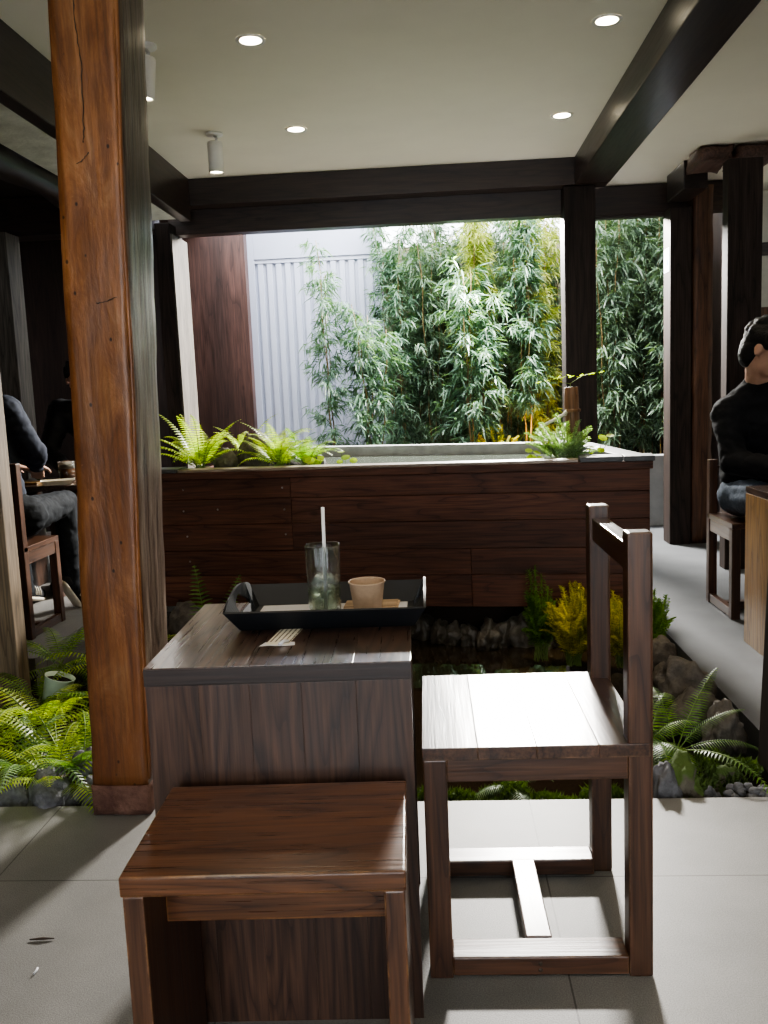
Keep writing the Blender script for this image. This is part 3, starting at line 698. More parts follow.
gx, gy, gz = -.234, 1.725, .6515
gl = lathe('drinking_glass', [(.026, 0), (.0305, .002), (.0312, .03), (.0322, .09), (.0335, .139), (.0330, .1405), (.0318, .139), (.0306, .09), (.0296, .03), (.0285, .009), (.02, .0075)], M['glass'], None, (gx, gy, gz), 64, 3.6, .012, 16)
tag(gl, 'tall square clear glass with melting ice on the tray', 'glass')
dr = lathe('drink', [(.0281, .0095), (.0292, .03), (.0299, .052)], M['drink'], None, (gx, gy, gz), 48, 3.6)
tag(dr, 'last pale green drink in the bottom of the glass', 'drink')
random.seed(3)
ice0 = None
for k in range(9):
    if ice0 is None:
        bm = bmesh.new(); box(bm, -.0105, .0105, -.0105, .0105, -.0105, .0105, .004, 0, 3)
        ice0 = bmobj('ice_cube', bm, M['ice'], smooth=True); o = ice0
    else:
        o = ice0.copy(); COL.objects.link(o)
    lay = k // 3; a = k % 3 * 2.1 + lay * .9
    o.location = (gx + .0135 * math.cos(a), gy + .0135 * math.sin(a), gz + .022 + lay * .0225 + .003 * random.random())
    o.rotation_euler = (random.random() * 1.5, random.random() * 1.5, random.random() * 3)
    tag(o, 'clear ice cube heaped inside the tall glass', 'ice', 'ice cubes in the glass')
o = tube('drinking_straw', [(.005, -.024, .012), (.007, -.0265, .10), (.0085, -.028, .218)], .0034, M['straw'], None, 12, (gx, gy, gz)); tag(o, 'white drinking straw standing in the tall glass', 'straw')
o = lathe('paper_cup', [(.0001, .003), (.0255, .003), (.0255, 0), (.0268, 0), (.0350, .060), (.0368, .0612), (.0374, .063), (.0366, .0646), (.0352, .0640), (.0340, .060), (.0262, .008), (.0001, .006)], M['kraft'], None, (-.149, 1.728, .6515), 48, close=False)
tag(o, 'small brown kraft paper cup on the tray', 'cup')
o = empty('paper_napkin', (-.145, 1.800, .6512), -.03, 'folded brown kraft napkin behind the paper cup', 'napkin')
boxobj('lower_fold', (-.056, .056, -.042, .040, 0, .0015), M['napkin'], o, 0); boxobj('upper_fold', (-.056, .052, -.036, .034, .0016, .0030), M['napkin'], o, 0)
o = empty('receipt_slip', (-.292, 1.588, .6460), -.10, 'printed paper slip tucked under the front of the tray', 'paper')
boxobj('printed_strip', (-.021, .021, -.06, .075, .0006, .0011), M['receipt'], o, 0)
vs = [(-.03, -.072, .0004), (-.012, -.066, .0004), (.004, -.069, .0005), (.034, -.062, .0004), (.028, -.04, .0004), (-.026, -.046, .0004)]
pyobj('torn_end', vs, [(0, 1, 2, 3, 4, 5)], M['white_paper'], o)
v, f = tube_data([(.006, -.066, .003), (.012, -.055, .006), (.017, -.045, .003)], .003, 8); pyobj('curled_corner', v, f, M['white_paper'], o, None, True)

# ------------------------------------------------------------------ raised planter pool
FR, FL, BR, BL = Vector((.935, 3.985)), Vector((-1.40, 4.258)), Vector((.87, 5.10)), Vector((-1.25, 5.75))
ang = math.atan2(FR.y - FL.y, FR.x - FL.x)
t = empty('planter_pool', (FL.x, FL.y, 0), ang, 'raised dark plank-clad planter pool between the pond and the courtyard', 'planter')
Lc = Matrix.Rotation(-ang, 2)
def loc2(p): return Lc @ (p - FL)
lFR, lBR, lBL = loc2(FR), loc2(BR), loc2(BL)
WL = lFR.x
bm = bmesh.new()
zs = [.075, .228, .352, .482, .606, .703]
for i in range(5):
    a, b_ = zs[i] + .0012, zs[i + 1] - .0012
    js = [.0, .70, WL] if i >= 2 else [.0, 1.55, WL]
    for j in range(2):
        box(bm, js[j] + .0008, js[j + 1] - .0008, 0, .022, a, b_, .002)
bmobj('plank_cladding', bm, M['plank'], t)
boxobj('backing', (.01, WL - .01, .0225, .045, .075, .70), M['brick'], t, 0)
def wall_seg(name, p, q, th, z0, z1, m, bev=.002):
    dv = (q - p); L_ = dv.length; a = math.atan2(dv.y, dv.x)
    bm = bmesh.new(); box(bm, 0, L_, 0, th, z0, z1, bev, mat=Matrix.Translation((p.x, p.y, 0)) @ Matrix.Rotation(a, 4, 'Z'))
    return bmobj(name, bm, m, t)
wall_seg('end_cladding', lFR + Vector((0, .023)), lBR, .025, .075, .703, M['plank'])
wall_seg('end_cladding', lBL, Vector((0, .023)), .025, .075, .703, M['plank'])
boxobj('front_cap', (-.012, WL + .012, -.012, .10, .7035, .738), M['plank'], t, .003)
boxobj('front_cap_top', (.14, WL - .31, -.008, .098, .7385, .752), M['rim'], t, .002)  # pale layer painting the lit top of the cap
for x0, x1 in ((WL - .305, WL - .118), (WL - .112, WL + .02)): boxobj('slate_cap', (x0, x1, -.022, .125, .7385, .762), M['slate'], t, .004)
boxobj('slate_cap', (-.02, .135, -.015, .13, .7385, .758), M['slate'], t, .004)
wall_seg('side_cap', lFR + Vector((.0, .126)), lBR, .12, .70, .757, M['slate'], .004)
wall_seg('back_cap', lBR + Vector((-.02, .02)), lBL, .10, .55, .765, M['lining'], .004)
boxobj('inner_lining', (.03, WL - .03, .100, .125, .55, .748), M['lining'], t, .003)
vs = [(.02, .06), (WL - .04, .06), (lBR.x - .02, lBR.y), (lBL.x + .02, lBL.y)]
pyobj('basin_bottom', [(x, y, .56) for x, y in vs], [(0, 1, 2, 3)], M['soil'], t)
# soil beds at both ends
def mound(name, x0, x1, y0, y1, z0, h, m, parent, seed=1, n=22):
    vs, fs = [], []
    for i in range(n + 1):
        for j in range(n + 1):
            x = x0 + (x1 - x0) * i / n; y = y0 + (y1 - y0) * j / n
            e = min(1, 4 * min(i, n - i, j, n - j) / n)
            vs.append((x, y, z0 + h * math.sqrt(e) * (.75 + .5 * noise.noise(Vector((x * 9, y * 9, seed))))))
    for i in range(n):
        for j in range(n): fs.append((i * (n + 1) + j, (i + 1) * (n + 1) + j, (i + 1) * (n + 1) + j + 1, i * (n + 1) + j + 1))
    return pyobj(name, vs, fs, m, parent, None, True)
mound('soil_bed', .04, .92, .127, .85, .57, .19, M['soil'], t, 1)
mound('soil_bed', WL - .62, WL - .06, .127, .62, .57, .18, M['soil'], t, 2)
for x, z in ((.155, .55), (.16, .655), (.165, .425), (.17, .30), (.66, .655), (.665, .55), (.665, .43), (.33, .555)):
    v, f = lathe_data([(.0002, -.003), (.004, -.0025), (.0048, 0)], 10); v = [(x + a, .0 + c, z + b2) for a, b2, c in v]
    pyobj('nail', v, f, M['metal'], t, None, True)
boxobj('plinth', (.25, WL - .25, .42, .60, -.29, .074), M['brick'], t, 0)
boxobj('plinth', (.25, WL - .25, .9, 1.0, -.29, .074), M['brick'], t, 0)
vs = [(FL.x + .1, FL.y + .16, .705), (FR.x - .1, FR.y + .16, .705), (BR.x - .06, BR.y, .705), (BL.x + .08, BL.y, .705)]
w = pyobj('basin_water', [(x, y, 0) for x, y, z in vs], [(0, 1, 2, 3)], M['basin']); w.location = (0, 0, .705)
tag(w, 'still water filling the raised planter pool', 'water')

# pond water
w = pyobj('pond_water', [(-1.77, PE + .002, 0), (.963, PE + .002, 0), (.963, 4.98, 0), (-1.77, 4.98, 0)], [(0, 1, 2, 3)], M['water']); w.location = (0, 0, -.13)
tag(w, 'dark reflecting pond water between the table and planter', 'water')

# ------------------------------------------------------------------ rocks
def rock(loc, size, m, lab, seed, name='rock', flat=1.0, group=None, cat='rock', sub=4, rough=.28):
    bm = bmesh.new(); bmesh.ops.create_icosphere(bm, subdivisions=sub, radius=1)
    sx, sy, sz = size
    rz = seed * 1.7
    for v in bm.verts:
        c = v.co.copy()
        n1 = noise.noise(c * 1.2 + Vector((seed * 3.1, seed, 0))); n2 = noise.noise(c * 3.2 + Vector((0, seed * 2.3, seed))); n3 = noise.noise(c * 8 + Vector((seed, 0, 1)))
        cell = noise.voronoi(c * 1.6 + Vector((seed, seed, seed)))[0][0]
        k = 1 + rough * n1 + rough * .6 * n2 + rough * .3 * n3 + rough * .6 * (cell - .5)
        c = c * k
        v.co = Vector((c.x * sx, c.y * sy, c.z * sz))
    bmesh.ops.rotate(bm, verts=bm.verts, cent=(0, 0, 0), matrix=Matrix.Rotation(rz, 3, 'Z'))
    zmin = min(v.co.z for v in bm.verts)
    for v in bm.verts: v.co.z -= zmin
    o = bmobj(name, bm, m, None, loc, True)
    return tag(o, lab, cat, group)
K = .5
# dark lava rocks along the left bed front edge
rock((-1.12, 2.32, -.10), (.082, .062, .078), M['rock_dark'], 'dark grey lava rock at left front, beside a withered leaf', 1.1)
rock((-.99, 2.33, -.10), (.056, .055, .075), M['rock_dark'], 'dark grey lava rock next to the orange post foot', 2.3)
rock((-1.24, 2.33, -.10), (.05, .055, .07), M['rock_dark'], 'dark lava rock at the left frame edge under ferns', 3.7)
rock((-1.055, 2.42, -.14), (.06, .06, .11), M['rock_dark'], 'dark lava rock behind the front row at left', 4.4)
# stones under the planter edge
pl = [(-.10, 4.30, .06), (-.02, 4.22, .055), (.055, 4.19, .055), (.125, 4.17, .05), (.21, 4.10, .065), (.29, 4.14, .055), (.385, 4.16, .085), (.47, 4.09, .05), (-.22, 4.34, .07), (.55, 4.12, .05), (-.40, 4.36, .08)]
for k, (x, y, s) in enumerate(pl):
    rock((x, y, -.19), (s, s * .85, s * .75 + .03), M['rock_wet'], 'wet grey stone in the row under the planter edge', 10.3 + k * 1.37, 'pond_stone', group='stones under the planter edge', sub=4, rough=.5)
rock((-1.22, 4.12, -.18), (.10, .08, .13), M['rock'], 'tan rock behind the table, left of the small fern', 31.2)
# right bank rocks
RB = [((.86, 3.47), .075, 'rock', 'grey rock on the right bank nearest the planter'), ((.845, 3.24), .07, 'rock', 'brown rock second along the right bank from the planter'),
      ((.85, 3.05), .085, 'rock', 'large pale brown rock midway along the right bank'), ((.73, 3.02), .06, 'rock_wet', 'dark wet rock at the waterline of the right bank'),
      ((.83, 2.85), .08, 'rock', 'long tan rock above the right-hand fern'), ((.69, 2.87), .06, 'rock_wet', 'dark rock behind the chair post by the water'),
      ((.88, 2.70), .055, 'rock', 'grey rock beside the path edge above the gravel'), ((.80, 2.43), .065, 'rock_moss', 'moss-topped rock beside the gravel at right'),
      ((.66, 2.36), .06, 'rock_moss', 'moss-covered rock below the right-hand fern'), ((.555, 2.33), .045, 'rock_moss', 'small mossy rock at the foot of the chair post'),
      ((.60, 2.30), .035, 'rock_dark', 'small dark stone on the bank front edge'), ((.72, 2.31), .035, 'rock_dark', 'small dark stone between fern and gravel')]
for k, ((x, y), s, m, lab) in enumerate(RB):
    sv = (1.0, .8, 1.15, .75)[k % 4]
    rock((x - .02, y, -.11), (s * sv, s * .9 * sv, (s * .5 + .05) * sv), M[m], lab, 50.7 + k * 2.11, sub=4, rough=.36)
bm = bmesh.new()
random.seed(5)
peb = None
for k in range(22):
    x = .735 + random.random() * .11; y = 2.265 + random.random() * .075
    if peb is None:
        peb = rock((x, y, -.03), (.014, .012, .010), M['rock_dark'], None, 3.3, 'pebble', sub=2); o = peb
    else:
        o = peb.copy(); COL.objects.link(o)
    o.location = (x, y, -.03 + random.random() * .016); o.rotation_euler = (0, 0, random.random() * 6); sc_ = .7 + random.random() * .6; o.scale = (sc_,) * 3
    tag(o, 'dark grey pebble in the gravel by the right post', 'pebble', 'gravel pebbles by the right post')
# rocks in the planter
rock((-.93, 4.50, .64), (.085, .07, .13), M['rock'], 'tall grey rock between ferns at the left end of the planter', 81.3)
rock((-1.07, 4.44, .66), (.075, .06, .08), M['rock'], 'low brown rock left of the tall rock in the planter', 83.9)
rock((-.62, 4.50, .66), (.045, .045, .07), M['rock_dark'], 'small dark rock at the right of the planter ferns', 85.1)
# front mossy strip and bed fill
def scatter_moss(name, pts, lab):
    vs, fs = [], []
    for (x, y, z, r, n) in pts:
        for _ in range(n):
            a = random.random() * 2 * PI; q = r * math.sqrt(random.random())
            p = Vector((x + q * math.cos(a), y + q * math.sin(a), z + .02 * random.random() + (r - q) * .35))
            d_ = Vector((random.uniform(-1, 1), random.uniform(-1, 1), random.uniform(.4, 1.4))).normalized() * random.uniform(.008, .022)
            s = d_.cross(Vector((random.random(), random.random(), .2))).normalized() * .0035
            b = len(vs); vs.extend([p - s, p + s, p + d_]); fs.append((b, b + 1, b + 2))
    o = pyobj(name, vs, fs, M['moss'])
    return tag(o, lab, 'moss', kind='stuff')
random.seed(11)
scatter_moss('moss', [(-.05 + .05 * k + random.uniform(-.02, .02), 2.285 + random.random() * .06, -.06 + random.random() * .03, .045, 420) for k in range(14)], 'short green moss along the pond front edge under the chair')
scatter_moss('moss', [(.56 + random.random() * .28, 2.33 + random.random() * .3, -.05 + random.random() * .06, .05, 300) for k in range(9)], 'short green moss among the right bank rocks')
scatter_moss('moss', [(-1.0 - random.random() * .65, 2.4 + random.random() * 1.1, -.08 + random.random() * .05, .08, 420) for k in range(16)], 'low moss under the ferns of the left bed')
mb = mound('pond_bank', .50, .963, PE + .003, 3.75, -.27, .235, M['soil'], None, 5, 30); tag(mb, 'dark soil bank along the right edge of the pond', 'soil', kind='stuff')
mb = mound('pond_bank', -1.76, -.66, PE + .003, 3.95, -.28, .2, M['soil'], None, 6, 30); tag(mb, 'dark soil bed under the left ferns', 'soil', kind='stuff')
mb = mound('pond_bank', -.66, .50, PE + .003, PE + .16, -.27, .21, M['soil'], None, 7, 30); tag(mb, 'dark soil strip along the front edge of the pond', 'soil', kind='stuff')
mb = mound('pond_bank', -3.98, -1.76, PE + .003, 3.65, -.07, .05, M['soil'], None, 8, 30); tag(mb, 'dark soil bed beyond the left frame edge', 'soil', kind='stuff')

# ------------------------------------------------------------------ foliage generators
def frond_data(V, F, SV, SF, base, az, length, elev, droop, width, npin, tooth=True, seed=0, curl=0.0, stem_frac=.16):
    """one fern frond: curved rachis with pinna pairs"""
    d_ = Vector((math.cos(az), math.sin(az), 0)); side = Vector((-math.sin(az), math.cos(az), 0))
    pts = []; p = Vector(base); n = 26; el = elev; azc = az
    for i in range(n + 1):
        pts.append(p.copy())
        dd = Vector((math.cos(azc), math.sin(azc), 0))
        p = p + (dd * math.cos(el) + Vector((0, 0, 1)) * math.sin(el)) * (length / n)
        el -= droop / n * (1.2 * i / n + .4); azc += curl / n
    v, f = tube_data(pts, [.0022 * (1 - .75 * i / n) * (length / .3) ** .5 for i in range(n + 1)], 4, False)
    b = len(SV); SV.extend(v); SF.extend([tuple(x + b for x in q) for q in f])
    for k in range(npin):
        u = stem_frac + (1 - stem_frac) * (k + .5) / npin
        fi = u * n; i = min(int(fi), n - 1); p = pts[i].lerp(pts[i + 1], fi - i); tg = (pts[i + 1] - pts[i]).normalized()
        w = (k + .5) / npin
        prof = (min(1, (w + .10) / .30) ** .7) * (1 - w) ** .62 * 1.12 + .04
        Lp = width * prof * random.uniform(.92, 1.06)
        sd = Vector((-tg.y, tg.x, 0)); sd = sd.normalized() if sd.length > 1e-4 else side
        nrm = sd.cross(tg).normalized()
        for s in (-1, 1):
            dr = (sd * s * .93 + tg * .34 - nrm * .18 * s * s * -1 * .6).normalized()
            wd = tg * (length * (1 - stem_frac) / npin * .50) 
            dz = Vector((0, 0, -1))
            m = 5; b = len(V)
            V.append(p - wd * .5)
            V.append(p + wd * .5)
            for j in range(1, m):
                q = j / m
                c = p + dr * Lp * q + dz * Lp * .20 * q * q
                ww = (1 - q ** 1.6) * (1.0 if not tooth else (1.15 if j % 2 else .72)) + .06
                V.append(c - wd * ww * .5); V.append(c + wd * ww * .5)
            V.append(p + dr * Lp + dz * Lp * .2)
            for j in range(m - 1): F.append((b + 2 * j, b + 2 * j + 1, b + 2 * j + 3, b + 2 * j + 2))
            F.append((b + 2 * m - 2, b + 2 * m - 1, b + 2 * m))

def fern(loc, n, length, width, m, lab, seed, elev=(.5, 1.25), droop=(1.0, 2.0), az=(0, 2 * PI), npin=24, group=None, stem=None, fronds=None):
    random.seed(seed)
    t = empty('fern', loc, 0, lab, 'fern', group)
    V, F, SV, SF = [], [], [], []
    if fronds:
        for (a, L_, e, d_, w_, c) in fronds: frond_data(V, F, SV, SF, (0, 0, 0), a, L_, e, d_, w_, npin, curl=c)
    else:
        for k in range(n):
            a = az[0] + (az[1] - az[0]) * (k + random.uniform(-.3, .3)) / n
            frond_data(V, F, SV, SF, (random.uniform(-.015, .015), random.uniform(-.015, .015), 0), a, length * random.uniform(.7, 1.1), random.uniform(*elev), random.uniform(*droop), width * random.uniform(.85, 1.1), npin, curl=random.uniform(-.5, .5))
    pyobj('foliage', V, F, m, t); pyobj('stems', SV, SF, stem or M['gstem'], t, None, True)
    return t

def feathery(loc, n, h, spread, m, lab, seed, lean=(0, 0), needle=.022, per=46, cat='plant', name='feathery_plant', lw=.0016):
    random.seed(seed)
    t = empty(name, loc, 0, lab, cat)
    V, F, SV, SF = [], [], [], []
    for k in range(n):
        a = random.random() * 2 * PI; r = spread * math.sqrt(random.random())
        tip = Vector((r * math.cos(a) + lean[0], r * math.sin(a) + lean[1], h * random.uniform(.45, 1.05) * (1 - .35 * (r / spread) ** 2)))
        b0 = Vector((random.uniform(-.03, .03), random.uniform(-.03, .03), 0)); mid = b0.lerp(tip, .5) + Vector((0, 0, h * .18))
        pts = [b0 * (1 - u) ** 2 + mid * 2 * u * (1 - u) + tip * u * u for u in [i / 8 for i in range(9)]]
        v, f = tube_data(pts, [.0016 * (1 - .6 * i / 8) for i in range(9)], 4, False); b = len(SV); SV.extend(v); SF.extend([tuple(x + b for x in q) for q in f])
        for j in range(per):
            u = .25 + .75 * j / per; fi = u * 8; i = min(int(fi), 7); p = pts[i].lerp(pts[i + 1], fi - i); tg = (pts[i + 1] - pts[i]).normalized()
            sd = Vector((-tg.y, tg.x, .15)).normalized()
            for s in (-1, 1):
                d_ = (sd * s + tg * .7 + Vector((random.uniform(-.3, .3), random.uniform(-.3, .3), random.uniform(-.35, .2)))).normalized() * needle * (1.3 - .8 * u) * random.uniform(.7, 1.3)
                w_ = d_.cross(Vector((0, 0, 1))); w_ = (w_.normalized() if w_.length > 1e-6 else sd) * lw * 1.6
                b = len(V); V.extend([p, p + d_ * .5 + w_, p + d_, p + d_ * .5 - w_]); F.append((b, b + 1, b + 2, b + 3))
                q = p + d_ * .55
                for s2 in (-1, 1):
                    e_ = (d_.normalized() * .7 + w_.normalized() * s2).normalized() * needle * .45
                    ww = w_ * .8; b = len(V); V.extend([q, q + e_ * .5 + Vector((0, 0, .0014)), q + e_, q + e_ * .5 - Vector((0, 0, .0014))]); F.append((b, b + 1, b + 2, b + 3))
    pyobj('foliage', V, F, m, t); pyobj('stems', SV, SF, M['gstem'], t, None, True)
    return t

def coin_plant(loc, leaves, m, lab, cat='plant'):
    t = empty('pennywort', loc, 0, lab, cat)
    V, F, SV, SF = [], [], [], []
    for (x, y, z, r) in leaves:
        nrm = Vector((random.uniform(-.4, .4), random.uniform(-.9, -.1), 1)).normalized(); a = nrm.orthogonal().normalized(); b_ = nrm.cross(a)
        b = len(V); V.append(Vector((x, y, z - r * .12))); n = 14
        for k in range(n):
            th = 2 * PI * k / n; q = r * (1 + .05 * math.cos(7 * th)); V.append(Vector((x, y, z)) + a * q * math.cos(th) + b_ * q * math.sin(th))
        for k in range(n): F.append((b, b + 1 + k, b + 1 + (k + 1) % n))
        v, f = tube_data([(x * .3, y * .3, 0), (x * .8, y * .8, z * .65), (x, y, z - r * .1)], .0014, 5, False); b = len(SV); SV.extend(v); SF.extend([tuple(q + b for q in w_) for w_ in f])
    pyobj('foliage', V, F, m, t); pyobj('stems', SV, SF, M['gstem'], t, None, True)
    return t

def bleaf(V, F, p, d_, L_, W_, droop):
    side = d_.cross(Vector((0, 0, 1)))
    side = side.normalized() if side.length > 1e-3 else Vector((1, 0, 0))
    roll = random.uniform(-.9, .9); up_ = side.cross(d_).normalized(); side = side * math.cos(roll) + up_ * math.sin(roll)
    b = len(V); D_ = Vector((0, 0, -1))
    V.append(p)
    for q, w_ in ((.30, 1.0), (.65, .72)):
        c = p + d_ * L_ * q + D_ * droop * L_ * q * q; V.append(c - side * W_ * w_ * .5); V.append(c + side * W_ * w_ * .5)
    V.append(p + d_ * L_ + D_ * droop * L_)
    F.extend([(b, b + 1, b + 2), (b + 1, b + 3, b + 4, b + 2), (b + 3, b + 5, b + 4)])

def bamboo(loc, h, culms, sprays, spread, m, lab, seed, zlo=.7, group=None, leafL=.13, r0=.008, ext=.22, lean=0.0):
    random.seed(seed)
    t = empty('bamboo', loc, 0, lab, 'bamboo', group)
    V, F = [], []
    for c in range(culms):
        a = random.random() * 2 * PI; r = spread * (c + .4) / culms
        bx_, by_ = r * .35 * math.cos(a), r * .35 * math.sin(a); tx_, ty_ = r * 1.6 * math.cos(a) + lean, r * 1.6 * math.sin(a)
        hh = h * random.uniform(.85, 1.05); nseg = 16; pts = []
        for i in range(nseg + 1):
            u = i / nseg; pts.append(Vector((bx_ + (tx_ - bx_) * u ** 1.7 + .01 * math.sin(i * 1.3 + c), by_ + (ty_ - by_) * u ** 1.7, hh * u)))
        v, f = tube_data(pts, [r0 * (1 - .7 * i / nseg) * (1.12 if i % 2 else 1) for i in range(nseg + 1)], 6)
        pyobj('culm', v, f, M['culm'], t, None, True)
        for s in range(sprays):
            z = zlo * .72 + (hh - zlo * .72) * ((s + random.random()) / sprays) ** .85; u = z / hh; fi = min(u, .999) * nseg; i = int(fi); p = pts[i].lerp(pts[i + 1], fi - i)
            az = random.random() * 2 * PI; el = random.uniform(.1, .9); bl = ext * random.uniform(.35, 1.15) * (1.15 - .5 * u)
            d_ = Vector((math.cos(az) * math.cos(el), math.sin(az) * math.cos(el), math.sin(el)))
            for k in range(30):
                q = .2 + .85 * random.random()
                e_ = p + d_ * bl * q + Vector((random.uniform(-.03, .03), random.uniform(-.03, .03), -.10 * bl * q * q + random.uniform(-.03, .03)))
                a2 = az + random.uniform(-1.5, 1.5); e2 = random.uniform(-.95, .45)
                dl = Vector((math.cos(a2) * math.cos(e2), math.sin(a2) * math.cos(e2), math.sin(e2)))
                bleaf(V, F, e_, dl, leafL * .68 * random.uniform(.55, 1.2), leafL * .092, random.uniform(.1, .5))
    pyobj('foliage', V, F, m, t)
    return t

# ------------------------------------------------------------------ bamboo screen
G = None
bamboo((-.84, 7.3, 0), 2.30, 3, 24, .13, M['bam'], 'short loose bamboo in front of the white ribbed gate', 101, .72, leafL=.13, ext=.26, r0=.007)
bamboo((-.50, 7.25, 0), 1.75, 4, 20, .14, M['bam'], 'bamboo clump at the right edge of the white gate', 102, .9, leafL=.15, lean=-.05)
bamboo((-.30, 7.62, 0), 2.5, 4, 42, .20, M['bam'], 'leftmost tall bamboo beside the white wall', 103, .8)
bamboo((.28, 7.35, 0), 1.95, 4, 26, .16, M['bam'], 'bushy bamboo with drooping leaves in the screen middle', 104, .85, leafL=.16, ext=.3)
bamboo((-.02, 7.75, 0), 2.5, 4, 40, .2, M['bam2'], 'tall deep green bamboo left of the screen middle', 105, .7)
bamboo((.40, 7.6, 0), 2.52, 3, 40, .12, M['bam_y'], 'yellow-leaved tall bamboo in the screen middle', 106, 1.5, leafL=.14)
bamboo((.78, 7.45, 0), 2.48, 3, 36, .12, M['bam'], 'slender bamboo with long bare culm left of the centre post', 107, 1.15, leafL=.14)
bamboo((.95, 7.8, 0), 2.5, 4, 38, .2, M['bam_y'], 'yellow-green bamboo just left of the centre post', 108, .9)
bamboo((.62, 7.85, 0), 2.5, 4, 40, .2, M['bam2'], 'deep green tall bamboo behind the yellow one', 109, .6)
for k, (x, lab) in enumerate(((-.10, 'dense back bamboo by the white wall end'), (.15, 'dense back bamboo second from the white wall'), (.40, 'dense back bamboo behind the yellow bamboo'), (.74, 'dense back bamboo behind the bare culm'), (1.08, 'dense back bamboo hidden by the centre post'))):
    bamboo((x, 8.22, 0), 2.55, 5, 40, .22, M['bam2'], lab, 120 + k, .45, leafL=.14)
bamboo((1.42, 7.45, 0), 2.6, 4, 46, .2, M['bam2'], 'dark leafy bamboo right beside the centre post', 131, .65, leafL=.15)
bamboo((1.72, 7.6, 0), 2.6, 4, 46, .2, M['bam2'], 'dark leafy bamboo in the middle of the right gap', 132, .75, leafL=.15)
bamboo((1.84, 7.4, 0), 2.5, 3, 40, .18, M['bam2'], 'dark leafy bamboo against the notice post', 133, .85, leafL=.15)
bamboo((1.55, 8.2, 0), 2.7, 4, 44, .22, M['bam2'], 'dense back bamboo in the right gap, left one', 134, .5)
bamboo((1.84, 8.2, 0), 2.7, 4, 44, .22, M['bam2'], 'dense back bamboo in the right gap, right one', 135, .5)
feathery((.50, 7.25, .35), 26, .45, .22, M['golden_leaf'], 'low golden shrub lit at the foot of the bamboo', 140, needle=.05, per=24, name='low_shrub', cat='shrub', lw=.006)
feathery((-.52, 7.15, .35), 22, .45, .22, M['bam2'], 'low dark shrub at the foot of the white gate', 141, needle=.06, per=20, name='low_shrub', cat='shrub', lw=.006)

# ------------------------------------------------------------------ planter plants
fern((-1.19, 4.40, .73), 26, .34, .058, M['fern_y'], 'bright green fern at the left end of the planter', 201, elev=(.75, 1.45), droop=(.7, 1.7), npin=20)
fern((-.99, 4.60, .76), 9, .30, .05, M['fern_y'], 'fern with upright fronds behind the tall planter rock', 202, elev=(.9, 1.4), npin=18)
fern((-.79, 4.38, .73), 26, .29, .055, M['fern_y'], 'yellow-green fern right of the tall planter rock', 203, elev=(.75, 1.45), npin=20)
fern((-.67, 4.45, .73), 18, .26, .05, M['fern'], 'fine green fern beside the small dark planter rock', 204, elev=(.75, 1.45), npin=20)
fern((-1.10, 4.33, .73), 8, .13, .03, M['fern_b'], 'small blue-green fern spilling over the planter rim', 205, elev=(0, .6), npin=16)
random.seed(9)
coin_plant((-.60, 4.33, .72), [(random.uniform(-.05, .06), random.uniform(-.03, .05), random.uniform(.03, .07), random.uniform(.016, .026)) for _ in range(9)], M['fern_y'], 'small round-leaved plant at the right of the planter ferns')
coin_plant((-.46, 4.42, .70), [(-.02, 0, .10, .018), (.0, .01, .07, .024), (.04, .0, .055, .02), (-.03, .0, .05, .016), (.02, -.01, .03, .02)], M['fern_y'], 'tall round-leaved sprout by the pool water')
random.seed(12)
pl_ = lambda pts: pts
o = pyobj('floating_leaf', [(0.022 * math.cos(a) , .016 * math.sin(a), 0) for a in [k * PI / 6 for k in range(12)]], [tuple(range(12))], M['fern'], None, (-.10, 4.42, .7065)); tag(o, 'single green leaf floating on the pool water', 'leaf')
feathery((.60, 4.28, .70), 46, .24, .17, M['fern_b'], 'feathery green plant around the bamboo water spout', 210, lean=(-.02, -.02), needle=.028, per=34)
coin_plant((.48, 4.22, .72), [(-.04, 0, .03, .024), (-.015, -.02, .055, .02), (-.05, .01, .065, .018), (.0, .0, .03, .02), (.03, 0, .10, .02)], M['fern_y'], 'round-leaved plant left of the feathery plant')
coin_plant((.735, 4.24, .74), [(.0, 0, .05, .026), (.03, -.01, .035, .02), (.045, .02, .09, .022), (.08, .02, .10, .018), (-.02, 0, .03, .018)], M['fern_y'], 'round-leaved plant on the slate at the planter right corner')
# bamboo water spout
t = empty('bamboo_water_spout', (.664, 4.38, .66), 0, 'old bamboo pipe with a pale side spout standing in the planter', 'fountain')
tube('upright_pipe', [(0, 0, 0), (-.004, 0, .15), (-.008, 0, .30), (-.012, 0, .412)], [.038, .036, .035, .034], M['spout'], t, 18)
for z in (.17, .30): 
    v, f = lathe_data([(.036, -.008), (.040, -.004), (.040, .004), (.036, .008)], 20); pyobj('node_ring', [(a - .006, b2, c + z) for a, b2, c in v], f, M['spout'], t, None, True)
tube('side_spout', [(-.02, -.01, .315), (-.045, -.02, .285), (-.09, -.03, .262), (-.17, -.04, .228)], [.011, .0095, .008, .007], M['pale_pipe'], t, 10)
# thin sprig in front of the centre post
random.seed(4)
t = empty('thin_sprig', (.655, 4.46, .74), 0, 'thin leafy sprig rising above the bamboo spout', 'plant')
tube('stem', [(0, 0, 0), (.02, .02, .2), (.01, .03, .35), (.07, .03, .385), (.14, .03, .40)], .002, M['gstem'], t, 6)
tube('stem', [(.01, .03, .35), (-.06, .03, .36), (-.13, .03, .365)], .0018, M['gstem'], t, 6)
V, F = [], []
for k in range(16):
    u = k / 15; p = Vector((-.13 + .28 * u, .03, .365 + .03 * u + random.uniform(-.003, .003))); bleaf(V, F, p, Vector((random.uniform(-1, 1), random.uniform(-.6, .3), random.uniform(-.1, .4))).normalized(), .035, .009, .1)
pyobj('foliage', V, F, M['fern_y'], t)

